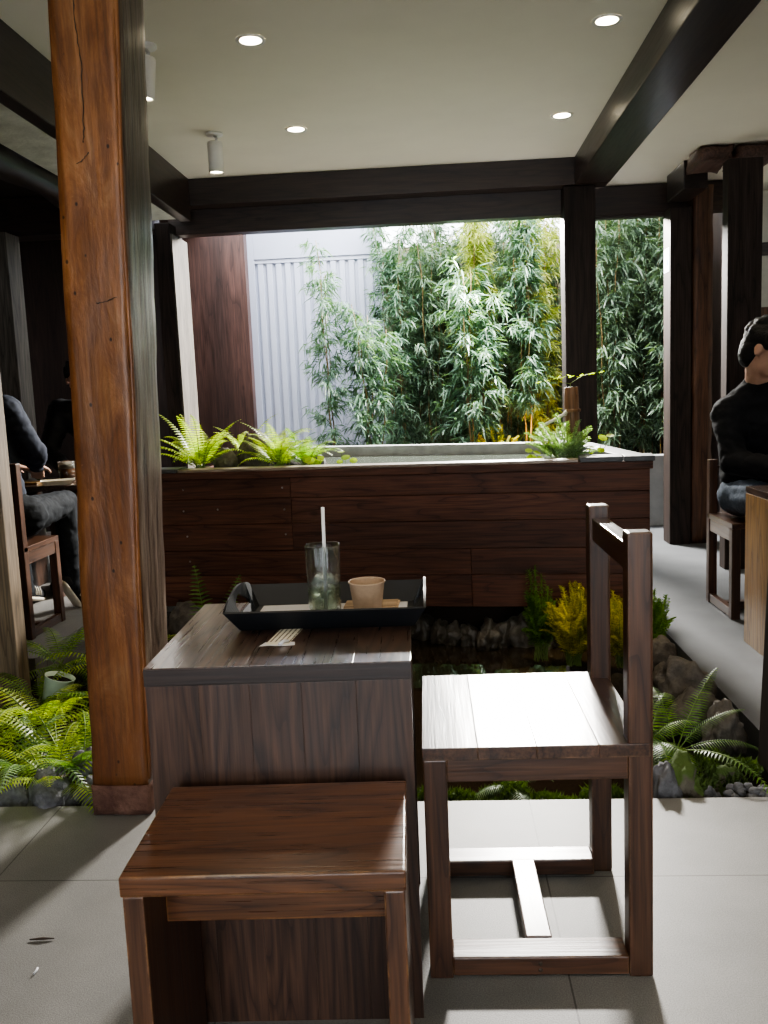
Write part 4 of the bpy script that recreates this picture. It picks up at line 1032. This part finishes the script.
# ------------------------------------------------------------------ pond ferns, left bed
LF = [((-1.12, 2.36, .0), 10, .28, .05, 'fern_y', 'bright fern arching over the big lava rock'), ((-1.38, 2.85, -.02), 14, .42, .062, 'fern_y', 'broad sunlit fern at the left frame edge'), ((-1.22, 2.62, -.02), 13, .36, .055, 'fern_y', 'yellow-green sunlit fern in the middle of the left bed'),
      ((-1.27, 2.45, -.02), 12, .36, .055, 'fern_b', 'pale blue-green fern at the front of the left bed'), ((-1.08, 2.42, 0), 11, .26, .045, 'fern', 'small green fern right behind the lava rocks'),
      ((-1.42, 2.50, -.02), 12, .40, .06, 'fern_y', 'fern spilling out of the left frame edge low down'), ((-1.30, 3.42, -.02), 15, .36, .058, 'fern_y', 'bright fern at the back of the left bed against the post'),
      ((-1.14, 3.05, -.02), 11, .32, .05, 'fern', 'green fern hidden half behind the orange post'), ((-1.52, 3.12, -.02), 10, .30, .05, 'fern', 'fern at the foot of the sun-bleached post'),
      ((-1.15, 3.70, -.05), 10, .26, .05, 'fern_d', 'mossy green fern by the left floor edge'), ((-1.60, 3.52, .0), 12, .34, .055, 'fern', 'fern with a long frond reaching up beside the sun-bleached post'), ((-1.42, 3.72, -.03), 11, .30, .05, 'fern_b', 'pale fern at the back left corner of the bed')]
for k, (loc, n, L_, w_, m, lab) in enumerate(LF):
    fern(loc, n, L_, w_, M[m], lab, 301 + k, elev=(.35, 1.1), droop=(.9, 1.9), npin=22)
t = empty('plant_pot', (-1.47, 3.14, -.02), 0, 'pale celadon green pot tilted among the left ferns', 'pot')
for nm, prof, m in (('pot_body', [(.001, 0), (.052, 0), (.056, .006), (.070, .125), (.073, .128), (.069, .129), (.062, .10)], 'pot'), ('potting_soil', [(.001, .108), (.0635, .108)], 'soil')):
    lathe(nm, prof, M[m], t, close=False)
t.rotation_euler = (.0, .30, .2); t.scale = (.78, .78, .82)
# behind the table, small fern at the planter foot
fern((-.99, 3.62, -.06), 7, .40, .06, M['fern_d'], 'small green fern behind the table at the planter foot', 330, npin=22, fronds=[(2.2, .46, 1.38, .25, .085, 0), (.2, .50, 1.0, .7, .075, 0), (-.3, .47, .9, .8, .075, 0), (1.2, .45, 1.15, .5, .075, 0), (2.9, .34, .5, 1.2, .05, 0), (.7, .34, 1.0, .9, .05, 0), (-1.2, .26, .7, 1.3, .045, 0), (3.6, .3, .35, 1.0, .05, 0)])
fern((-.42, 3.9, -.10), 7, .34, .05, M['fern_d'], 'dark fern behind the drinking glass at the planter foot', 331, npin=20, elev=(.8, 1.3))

# right bank
fern((.66, 2.50, .02), 10, .4, .06, M['fern_d'], 'large green fern on the right bank beside the chair', 340, npin=30,
     fronds=[(.80, .30, .95, .55, .050, -.1), (-.95, .42, .45, 2.1, .032, .15), (-2.2, .24, .55, 2.2, .055, .2), (-2.7, .24, .8, 2.0, .055, 0), (2.7, .24, .85, 1.7, .055, 0), (-.2, .26, .50, 1.3, .042, .1),
             (-1.7, .22, .5, 2.4, .055, 0), (1.7, .26, 1.0, 1.2, .05, 0), (.1, .24, .9, 1.0, .045, 0)])
fern((.57, 2.52, .03), 9, .27, .058, M['fern'], 'wide-fronded fern just right of the chair back post', 341, npin=24, elev=(.5, 1.0), droop=(1.3, 2.3))
fern((.17, 2.36, -.01), 1, .2, .03, M['fern_b'], 'small fern hanging over the pond edge under the chair', 342, npin=22, fronds=[(-1.3, .20, .15, 1.3, .032, .2), (-2.6, .15, .3, 1.4, .03, 0), (.4, .15, .4, 1.4, .03, 0), (2.0, .16, .7, 1.3, .03, 0)])
feathery((.55, 3.72, -.10), 80, .36, .13, M['golden_leaf'], 'golden-yellow feathery plant at the right end of the pond', 350, needle=.035, per=40, lw=.0024)
feathery((.42, 3.80, -.10), 34, .40, .08, M['fern_d'], 'green feathery plant left of the golden one', 351, lean=(-.02, 0), needle=.032, per=36, lw=.0022)
feathery((.74, 3.62, -.08), 60, .32, .12, M['golden_leaf'], 'golden-green feathery plant behind the chair near post', 352, needle=.034, per=38, lw=.0024)
feathery((.88, 3.70, -.06), 32, .28, .09, M['fern'], 'olive feathery plant beside the path corner', 353, needle=.03, per=34, lw=.0022)

# debris on the floor
o = tube('dry_twig', [(-.026, 0, .002), (0, .002, .003), (.024, .004, .002)], [.0012, .003, .001], M['brick'], None, 6, (-.842, 1.645, 0.001)); tag(o, 'small dark dry twig on the floor tiles at left', 'twig')
o = tube('paper_scrap', [(0, -.008, .002), (.002, 0, .003), (.0, .009, .002)], .0022, M['white_paper'], None, 6, (-.81, 1.545, 0.001)); tag(o, 'tiny white paper scrap on the floor left of the stool', 'scrap')
fern((-1.10, 2.262, .065), 1, .06, .02, M['kraft'], 'withered tan leaf lying on the left lava rock', 360, npin=8, fronds=[(.6, .06, .3, .6, .014, 0), (2.2, .05, .3, .9, .012, 0)], stem=M['stem'])

# ------------------------------------------------------------------ people
class Blob:
    """collects overlapping spheres as plain vertex and face lists"""
    T = {}
    def __init__(self): self.v = []; self.f = []
    def add(self, sub, mtx):
        if sub not in Blob.T:
            b = bmesh.new(); bmesh.ops.create_icosphere(b, subdivisions=sub, radius=1); b.verts.index_update()
            Blob.T[sub] = ([v.co.copy() for v in b.verts], [tuple(v.index for v in f.verts) for f in b.faces]); b.free()
        tv, tf = Blob.T[sub]; n = len(self.v)
        self.v.extend([mtx @ c for c in tv]); self.f.extend([tuple(q + n for q in f) for f in tf])
def caps(bm, p, q, r0, r1):
    p, q = Vector(p), Vector(q); d_ = q - p; L_ = d_.length
    n = max(2, int(L_ / (min(r0, r1) * .5)) + 1)
    for i in range(n + 1):
        u = i / n; r = r0 + (r1 - r0) * u; bm.add(2, Matrix.Translation(p + d_ * u) @ Matrix.Diagonal((r, r, r, 1)))
def ell(bm, c, r, rot=None):
    bm.add(3, Matrix.Translation(Vector(c)) @ (rot.to_4x4() if rot else Matrix.Identity(4)) @ Matrix.Diagonal((r[0], r[1], r[2], 1)))
def fuse(name, bm, m, parent, vox=.008, smooth=4, crease=0.0, seed=0):
    me = bpy.data.meshes.new(name); me.from_pydata([tuple(v) for v in bm.v], [], bm.f); me.update()
    tmp = bpy.data.objects.new('tmp', me); COL.objects.link(tmp)
    r = tmp.modifiers.new('r', 'REMESH'); r.mode = 'VOXEL'; r.voxel_size = vox
    s = tmp.modifiers.new('s', 'SMOOTH'); s.factor = .5; s.iterations = smooth
    dg = bpy.context.evaluated_depsgraph_get(); dg.update()
    out = bpy.data.meshes.new_from_object(tmp.evaluated_get(dg))
    bpy.data.objects.remove(tmp); bpy.data.meshes.remove(me)
    if crease:
        out.update()
        for v in out.vertices:
            c = v.co; w_ = abs(noise.noise(Vector((c.x * 9, c.y * 9, c.z * 22)) + Vector((seed, 0, 0)))) 
            w2 = noise.noise(c * 7 + Vector((0, seed, 3)))
            v.co = c + v.normal * crease * (1.1 * w2 - 1.3 * max(0, .25 - w_) * 2)
    out.materials.clear()
    return link(name, out, m, parent, None, 0, True)

def frame(fwd, upv=(0, 0, 1)):
    f_ = Vector(fwd).normalized(); u_ = Vector(upv); r_ = f_.cross(u_).normalized(); u_ = r_.cross(f_)
    return Matrix((r_, f_, u_)).transposed()     # local x = right, y = forward, z = up

def hand(bm, wrist, dirn, palmn, sgn, curl=.5):
    """palm plus five separate fingers"""
    d_ = Vector(dirn).normalized(); n_ = Vector(palmn).normalized(); s_ = d_.cross(n_).normalized() * sgn; w = Vector(wrist)
    for k in (-1, 0, 1): caps(bm, w + s_ * .018 * k, w + d_ * .085 + s_ * .026 * k, .016, .013)
    for k, L_ in zip((-1.5, -.5, .5, 1.5), (.068, .08, .075, .058)):
        b0 = w + d_ * .085 + s_ * .0185 * k; p1 = b0 + (d_ * math.cos(curl * .4) + n_ * math.sin(curl * .4)) * L_ * .5; p2 = p1 + (d_ * math.cos(curl * 1.2) + n_ * math.sin(curl * 1.2)) * L_ * .5
        caps(bm, b0, p1, .0095, .0088); caps(bm, p1, p2, .0088, .0078)
    t0 = w + d_ * .025 - s_ * .03; t1 = t0 + (d_ * .6 - s_ * .7 + n_ * .3).normalized() * .04; caps(bm, t0, t1, .0125, .010); caps(bm, t1, t1 + (d_ * .9 - s_ * .2 + n_ * .3).normalized() * .03, .010, .0085)

def person(J, lab, face, outfit, loc=(0, 0, 0), hairstyle='short', vox=.009, shoes=True):
    t = empty('person', loc, 0, lab, 'person')
    R_ = frame(face); hc = Vector(J['head'])
    T = lambda x, y, z: hc + R_ @ Vector((x, y, z))
    bm = Blob()
    # head: skull, face, jaw, nose, ears, neck
    ell(bm, T(0, -.008, .03), (.073, .092, .085), R_); ell(bm, T(0, .022, -.035), (.058, .066, .075), R_); ell(bm, T(0, .045, -.085), (.036, .038, .028), R_)
    caps(bm, T(0, .082, .015), T(0, .104, -.022), .008, .013); ell(bm, T(0, .088, -.058), (.022, .010, .007), R_); ell(bm, T(0, .088, -.068), (.020, .010, .007), R_)
    for s in (-1, 1):
        ell(bm, T(s * .076, -.012, -.005), (.010, .020, .032), R_); ell(bm, T(s * .036, .062, -.028), (.026, .022, .028), R_); ell(bm, T(s * .032, .072, .028), (.024, .014, .007), R_)
        ell(bm, T(s * .012, .092, -.026), (.008, .009, .007), R_)
    nk = Vector(J['neck']); caps(bm, T(0, -.02, -.05), nk, .054, .060)
    ch, pe = Vector(J['chest']), Vector(J['pelvis'])
    caps(bm, nk, ch, .06, .11); caps(bm, ch, pe, .125, .125)
    for s in ('R', 'L'):
        sh, el_, wr = Vector(J['sh' + s]), Vector(J['el' + s]), Vector(J['wr' + s])
        caps(bm, ch + (sh - ch) * .3, sh, .085, .058); caps(bm, sh, el_, .052, .042); caps(bm, el_, wr, .042, .028)
        hand(bm, wr, J.get('hd' + s, (wr - el_)), J.get('hn' + s, (0, 0, -1)), 1 if s == 'R' else -1)
        hp, kn, an, toe = Vector(J['hip' + s]), Vector(J['kn' + s]), Vector(J['an' + s]), Vector(J['toe' + s])
        caps(bm, pe, hp, .11, .085); caps(bm, hp, kn, .08, .055); caps(bm, kn, an, .054, .036); caps(bm, an, toe, .034, .026)
    fuse('body', bm, M['skin'], t, vox, 3)
    # clothes
    jm, tm = outfit
    bm = Blob()
    caps(bm, nk + Vector((0, 0, -.005)), ch, .074, .145); caps(bm, ch, pe + (ch - pe) * .18, .152, .158); 
    for k in range(12):
        a = 2 * PI * k / 12
    for s in ('R', 'L'):
        sh, el_, wr = Vector(J['sh' + s]), Vector(J['el' + s]), Vector(J['wr' + s])
        caps(bm, nk + Vector((0, 0, -.02)), sh + Vector((0, 0, .0)), .074, .074); caps(bm, ch + (sh - ch) * .25, sh, .115, .082); caps(bm, sh, el_, .079, .064); caps(bm, el_, el_ + (wr - el_) * .93, .064, .047)
    fuse('jacket', bm, jm, t, .012, 4, .010, hc.x)
    bm = Blob()
    for s in ('R', 'L'):
        hp, kn, an = Vector(J['hip' + s]), Vector(J['kn' + s]), Vector(J['an' + s])
        caps(bm, pe, hp, .130, .105); caps(bm, hp, kn, .098, .075); caps(bm, kn, kn + (an - kn) * 1.0, .074, .054)
    fuse('trousers', bm, tm, t, .011, 4, .008, hc.x + 3)
    # hair
    bm = Blob()
    ell(bm, T(0, -.016, .047), (.084, .098, .086), R_); ell(bm, T(0, -.056, -.015), (.072, .056, .085), R_)
    random.seed(int(abs(hc.x) * 100))
    for k in range(26):
        a = random.uniform(-1.3, 1.3) + PI * 1.5; e_ = random.uniform(.1, 1.2)
        p0 = T(.075 * math.cos(a) * math.cos(e_), -.012 + .085 * -math.sin(a) * -1 * math.cos(e_), .05 + .08 * math.sin(e_)); ell(bm, p0, (.022, .022, .02), R_)
    for k in range(9):   # fringe locks
        x = -.06 + .015 * k; caps(bm, T(x * .9, .06, .105), T(x * 1.05, .088 - abs(x) * .4, .058 - .012 * (k % 3)), .017, .008)
    for s in (-1, 1): caps(bm, T(s * .076, .012, .07), T(s * .080, .018, .015), .016, .010)
    if hairstyle == 'long':
        for s in (-1, 1): caps(bm, T(s * .078, -.01, .04), T(s * .088, -.02, -.14), .026, .022)
        caps(bm, T(0, -.08, .0), T(0, -.075, -.16), .06, .05)
    fuse('hair', bm, M['hair'], t, .0065, 2, .004, hc.x + 5)
    for s in (-1, 1):
        bm = bmesh.new(); bmesh.ops.create_uvsphere(bm, u_segments=14, v_segments=10, radius=.0095, matrix=Matrix.Translation(T(s * .032, .077, .008))); bmobj('eye', bm, M['eye'], t, smooth=True)
    if shoes:
        for s in ('R', 'L'):
            an, toe = Vector(J['an' + s]), Vector(J['toe' + s]); sh_ = empty_part('shoe', t)
            d_ = (toe - an); dn = d_.normalized(); up_ = Vector(J.get('shoe_up' + s, (0, 0, 1))); side = dn.cross(up_).normalized(); up_ = side.cross(dn)
            heel = an - dn * .035
            bm = Blob(); caps(bm, heel, an + up_ * .03, .040, .042); caps(bm, heel - up_ * .005, toe + dn * .05 - up_ * .01, .042, .038); caps(bm, an + up_ * .01, toe, .042, .04)
            fuse('shoe_upper', bm, M['shoe'], sh_, .008, 3)
            bm = Blob(); caps(bm, heel - up_ * .038, toe + dn * .05 - up_ * .036, .040, .042)
            bm.v = [c - up_ * ((c - (heel - up_ * .038)).dot(up_) * .62) for c in bm.v]
            fuse('shoe_sole', bm, M['sole'], sh_, .007, 2)
            for k in range(3):
                p0 = an + dn * (.055 + .026 * k) + up_ * .012; vs = []
                for sd in (1, -1):
                    a0 = p0 + side * sd * .047 - up_ * .03; a1 = p0 + side * sd * .044 + up_ * .012 - dn * .018; w_ = dn * .006
                    tube('shoe_stripe', [a0, a0.lerp(a1, .5) + side * sd * .002, a1], .0045, M['sole'], sh_, 6)
    return t
def empty_part(name, parent):
    o = bpy.data.objects.new(name, None); o.empty_display_size = .03; COL.objects.link(o); o.parent = parent; return o

# man at right, profile, hunched forward on his chair
person(dict(head=(1.435, 4.0, 1.20), neck=(1.435, 4.09, 1.05), chest=(1.45, 4.15, .88), pelvis=(1.46, 4.22, .585),
            shR=(1.315, 4.12, .93), elR=(1.30, 4.0, .72), wrR=(1.46, 3.72, .695), shL=(1.61, 4.12, .95), elL=(1.70, 4.0, .74), wrL=(1.60, 3.72, .695),
            hipR=(1.39, 4.18, .545), knR=(1.43, 3.82, .545), anR=(1.50, 3.80, .10), toeR=(1.53, 3.68, .055), hipL=(1.56, 4.18, .545), knL=(1.60, 3.82, .545), anL=(1.66, 3.82, .10), toeL=(1.68, 3.70, .055)),
       'man in black jacket and blue jeans hunched over the golden table at right', (.78, -.52, -.34), (M['jacket'], M['denim']))
# person at left with back turned
person(dict(head=(-2.27, 4.36, 1.29), neck=(-2.21, 4.24, 1.11), chest=(-2.18, 4.17, .97), pelvis=(-2.12, 4.10, .60),
            shR=(-2.035, 4.14, 1.07), elR=(-1.965, 4.24, .87), wrR=(-2.08, 4.50, .78), shL=(-2.36, 4.18, 1.06), elL=(-2.42, 4.32, .86), wrL=(-2.22, 4.54, .78),
            hipR=(-2.0, 4.16, .565), knR=(-1.99, 4.60, .575), anR=(-1.985, 4.58, .13), toeR=(-1.965, 4.63, .05), hipL=(-2.22, 4.16, .565), knL=(-2.28, 4.60, .57), anL=(-2.28, 4.64, .09), toeL=(-2.28, 4.77, .055), shoe_upR=(.45, .8, .3)),
       'person in navy jacket and dark jeans sitting with back turned at left', (-.05, 1, -.35), (M['navy'], M['dkdenim']))
# person facing, half hidden by the orange post
person(dict(head=(-2.215, 5.50, 1.245), neck=(-2.20, 5.58, 1.07), chest=(-2.17, 5.60, .92), pelvis=(-2.17, 5.68, .56),
            shR=(-2.39, 5.57, 1.055), elR=(-2.44, 5.46, .79), wrR=(-2.26, 5.28, .715), shL=(-1.97, 5.57, 1.03), elL=(-1.92, 5.46, .79), wrL=(-2.06, 5.30, .715),
            hipR=(-2.27, 5.60, .53), knR=(-2.28, 5.20, .53), anR=(-2.28, 5.20, .09), toeR=(-2.28, 5.09, .055), hipL=(-2.07, 5.60, .53), knL=(-2.06, 5.20, .53), anL=(-2.06, 5.20, .09), toeL=(-2.06, 5.09, .055)),
       'person in black coat facing the camera, half hidden by the orange post', (.30, -1, -.12), (M['puffer'], M['dkdenim']))
# ------------------------------------------------------------------ furniture of the other guests
def back_chair(loc, rz, lab, hb=.83):
    t = empty('wooden_chair', loc, rz, lab, 'chair'); W, D, p = .40, .38, .04
    boxobj('seat', (0, W, 0, D, .415, .44), M['chair_y'], t, .003)
    for x0 in (0, W - p): boxobj('leg', (x0, x0 + p, D - p, D, 0, .415), M['chair_z'], t, .003)
    for x0 in (0, W - p): boxobj('back_post', (x0, x0 + p, -.002, p, 0, hb), M['chair_z'], t, .003)
    boxobj('backrest_rail', (p, W - p, .004, .034, hb - .09, hb - .03), M['chair_x'], t, .003)
    for x0 in (.004, W - .03): boxobj('apron', (x0, x0 + .026, p, D - p, .355, .4145), M['chair_y'], t, .002)
    for x0 in (.004, W - .03): boxobj('floor_rail', (x0, x0 + .026, p, D - p, .004, .045), M['chair_y'], t, .002)
    boxobj('stretcher', (.03, W - .03, .17, .21, .006, .042), M['chair_x'], t, .002)
    return t
back_chair((-2.325, 3.955, 0), 0, 'dark wooden chair of the person in navy at left')
back_chair((-1.96, 5.93, 0), PI, 'dark wooden chair of the person in the black coat')
t = back_chair((1.70, 4.385, 0), PI, 'dark wooden chair under the man in black', .70)
# left guest table
t = empty('side_table', (-2.50, 4.76, 0), 0, 'dark wooden table between the couple at left', 'table')
boxobj('tabletop', (0, .62, 0, .58, .62, .65), M['table_y'], t, .003)
for x0 in (.02, ): boxobj('end_panel', (x0, x0 + .03, .02, .56, 0, .6195), M['table_z'], t, .002)
boxobj('end_panel', (.30, .34, .10, .48, 0, .6195), M['table_z'], t, .002)
def cup_glass(loc, r, h, lab, m):
    t = empty('drinking_glass', loc, 0, lab, 'glass')
    lathe('glass_wall', [(r * .85, 0), (r * .9, .003), (r, h), (r * .94, h), (r * .84, .006), (.001, .005)], M['glass'], t, close=False)
    o = lathe('drink', [(r * .82, .0065), (r * .88, h * .62)], M[m], t)
    o = lathe('foam', [(r * .885, h * .625), (r * .92, h * .85)], M['foam'], t)
cup_glass((-2.155, 5.05, .6505), .05, .115, 'glass of amber drink with pale foam on the left table', 'amber')
cup_glass((-2.10, 5.24, .6505), .04, .13, 'second amber glass half hidden behind the orange post', 'amber')
o = empty('paper_tray', (-2.12, 4.83, .6505), .4, 'white paper food tray at the edge of the left table', 'tray')
vs = [(-.07, -.05, 0), (.07, -.05, 0), (.07, .05, 0), (-.07, .05, 0), (-.09, -.065, .025), (.09, -.065, .025), (.09, .065, .025), (-.09, .065, .025)]
solid(pyobj('tray_shell', vs, [(0, 1, 2, 3), (0, 1, 5, 4), (1, 2, 6, 5), (2, 3, 7, 6), (3, 0, 4, 7)], M['foam'], o), .002)
o = rock((-2.38, 5.15, .6505), (.035, .03, .05), M['moss'], 'small yellow-green snack on the left table', 7.7, 'snack', cat='food', sub=3)
centred_box('serving_board', (-2.42, -2.25, 4.85, 4.95, .6505, .664), M['golden'], .002, label='small wooden board on the left table', cat='board')
# right guest furniture: golden panel
t = empty('side_table', (1.243, 3.05, 0), 0, 'golden brown wooden table end at the right frame edge', 'table')
boxobj('end_panel', (0, .028, 0, .62, 0, .6195), M['golden'], t, .002)
boxobj('tabletop', (0, .6, 0, .622, .62, .648), M['table_y'], t, .003)
boxobj('end_panel', (.55, .578, 0, .62, 0, .6195), M['golden'], t, .002)

# ------------------------------------------------------------------ light
w = bpy.data.worlds.new('world'); scene.world = w; w.use_nodes = True
bg = w.node_tree.nodes['Background']; bg.inputs[0].default_value = (0.90, 0.95, 1.0, 1); bg.inputs[1].default_value = 6.5
def area(loc, target, sx, sy, e, col):
    l = bpy.data.lights.new('area', 'AREA'); l.shape = 'RECTANGLE'; l.size = sx; l.size_y = sy; l.energy = e; l.color = col
    q = bpy.data.objects.new('area', l); COL.objects.link(q); q.location = loc
    q.rotation_euler = (Vector(target) - Vector(loc)).to_track_quat('-Z', 'Y').to_euler(); return q
area((.68, 7.1, 2.47), (-.25, 2.0, .2), .55, .22, 660, (1.0, .96, .90))
area((.3, 7.0, 3.3), (.3, 8.0, 1.2), 3.0, .8, 120, (1.0, .98, .95))  # added soft lamp over the courtyard, brightens the bamboo
spot((.55, 7.05, .45), ((Vector((.6, 8.2, 1.1)) - Vector((.55, 7.05, .45))).to_track_quat('-Z', 'Y').to_euler()), 170, (1.0, .62, .18), 1.3)
spot((.80, 3.30, 2.34), ((Vector((.62, 3.68, .1)) - Vector((.80, 3.30, 2.34))).to_track_quat('-Z', 'Y').to_euler()), 190, (1.0, .84, .45), .30)  # added lamp without a fixture, brightens the golden pond plant

vs_ = scene.view_settings
vs_.view_transform = 'AgX'; vs_.look = 'AgX - Medium High Contrast'; vs_.exposure = 0.3
scene.cycles.max_bounces = 8; scene.cycles.transparent_max_bounces = 16
scene.cycles.caustics_reflective = False; scene.cycles.caustics_refractive = False
scene.cycles.use_denoising = True
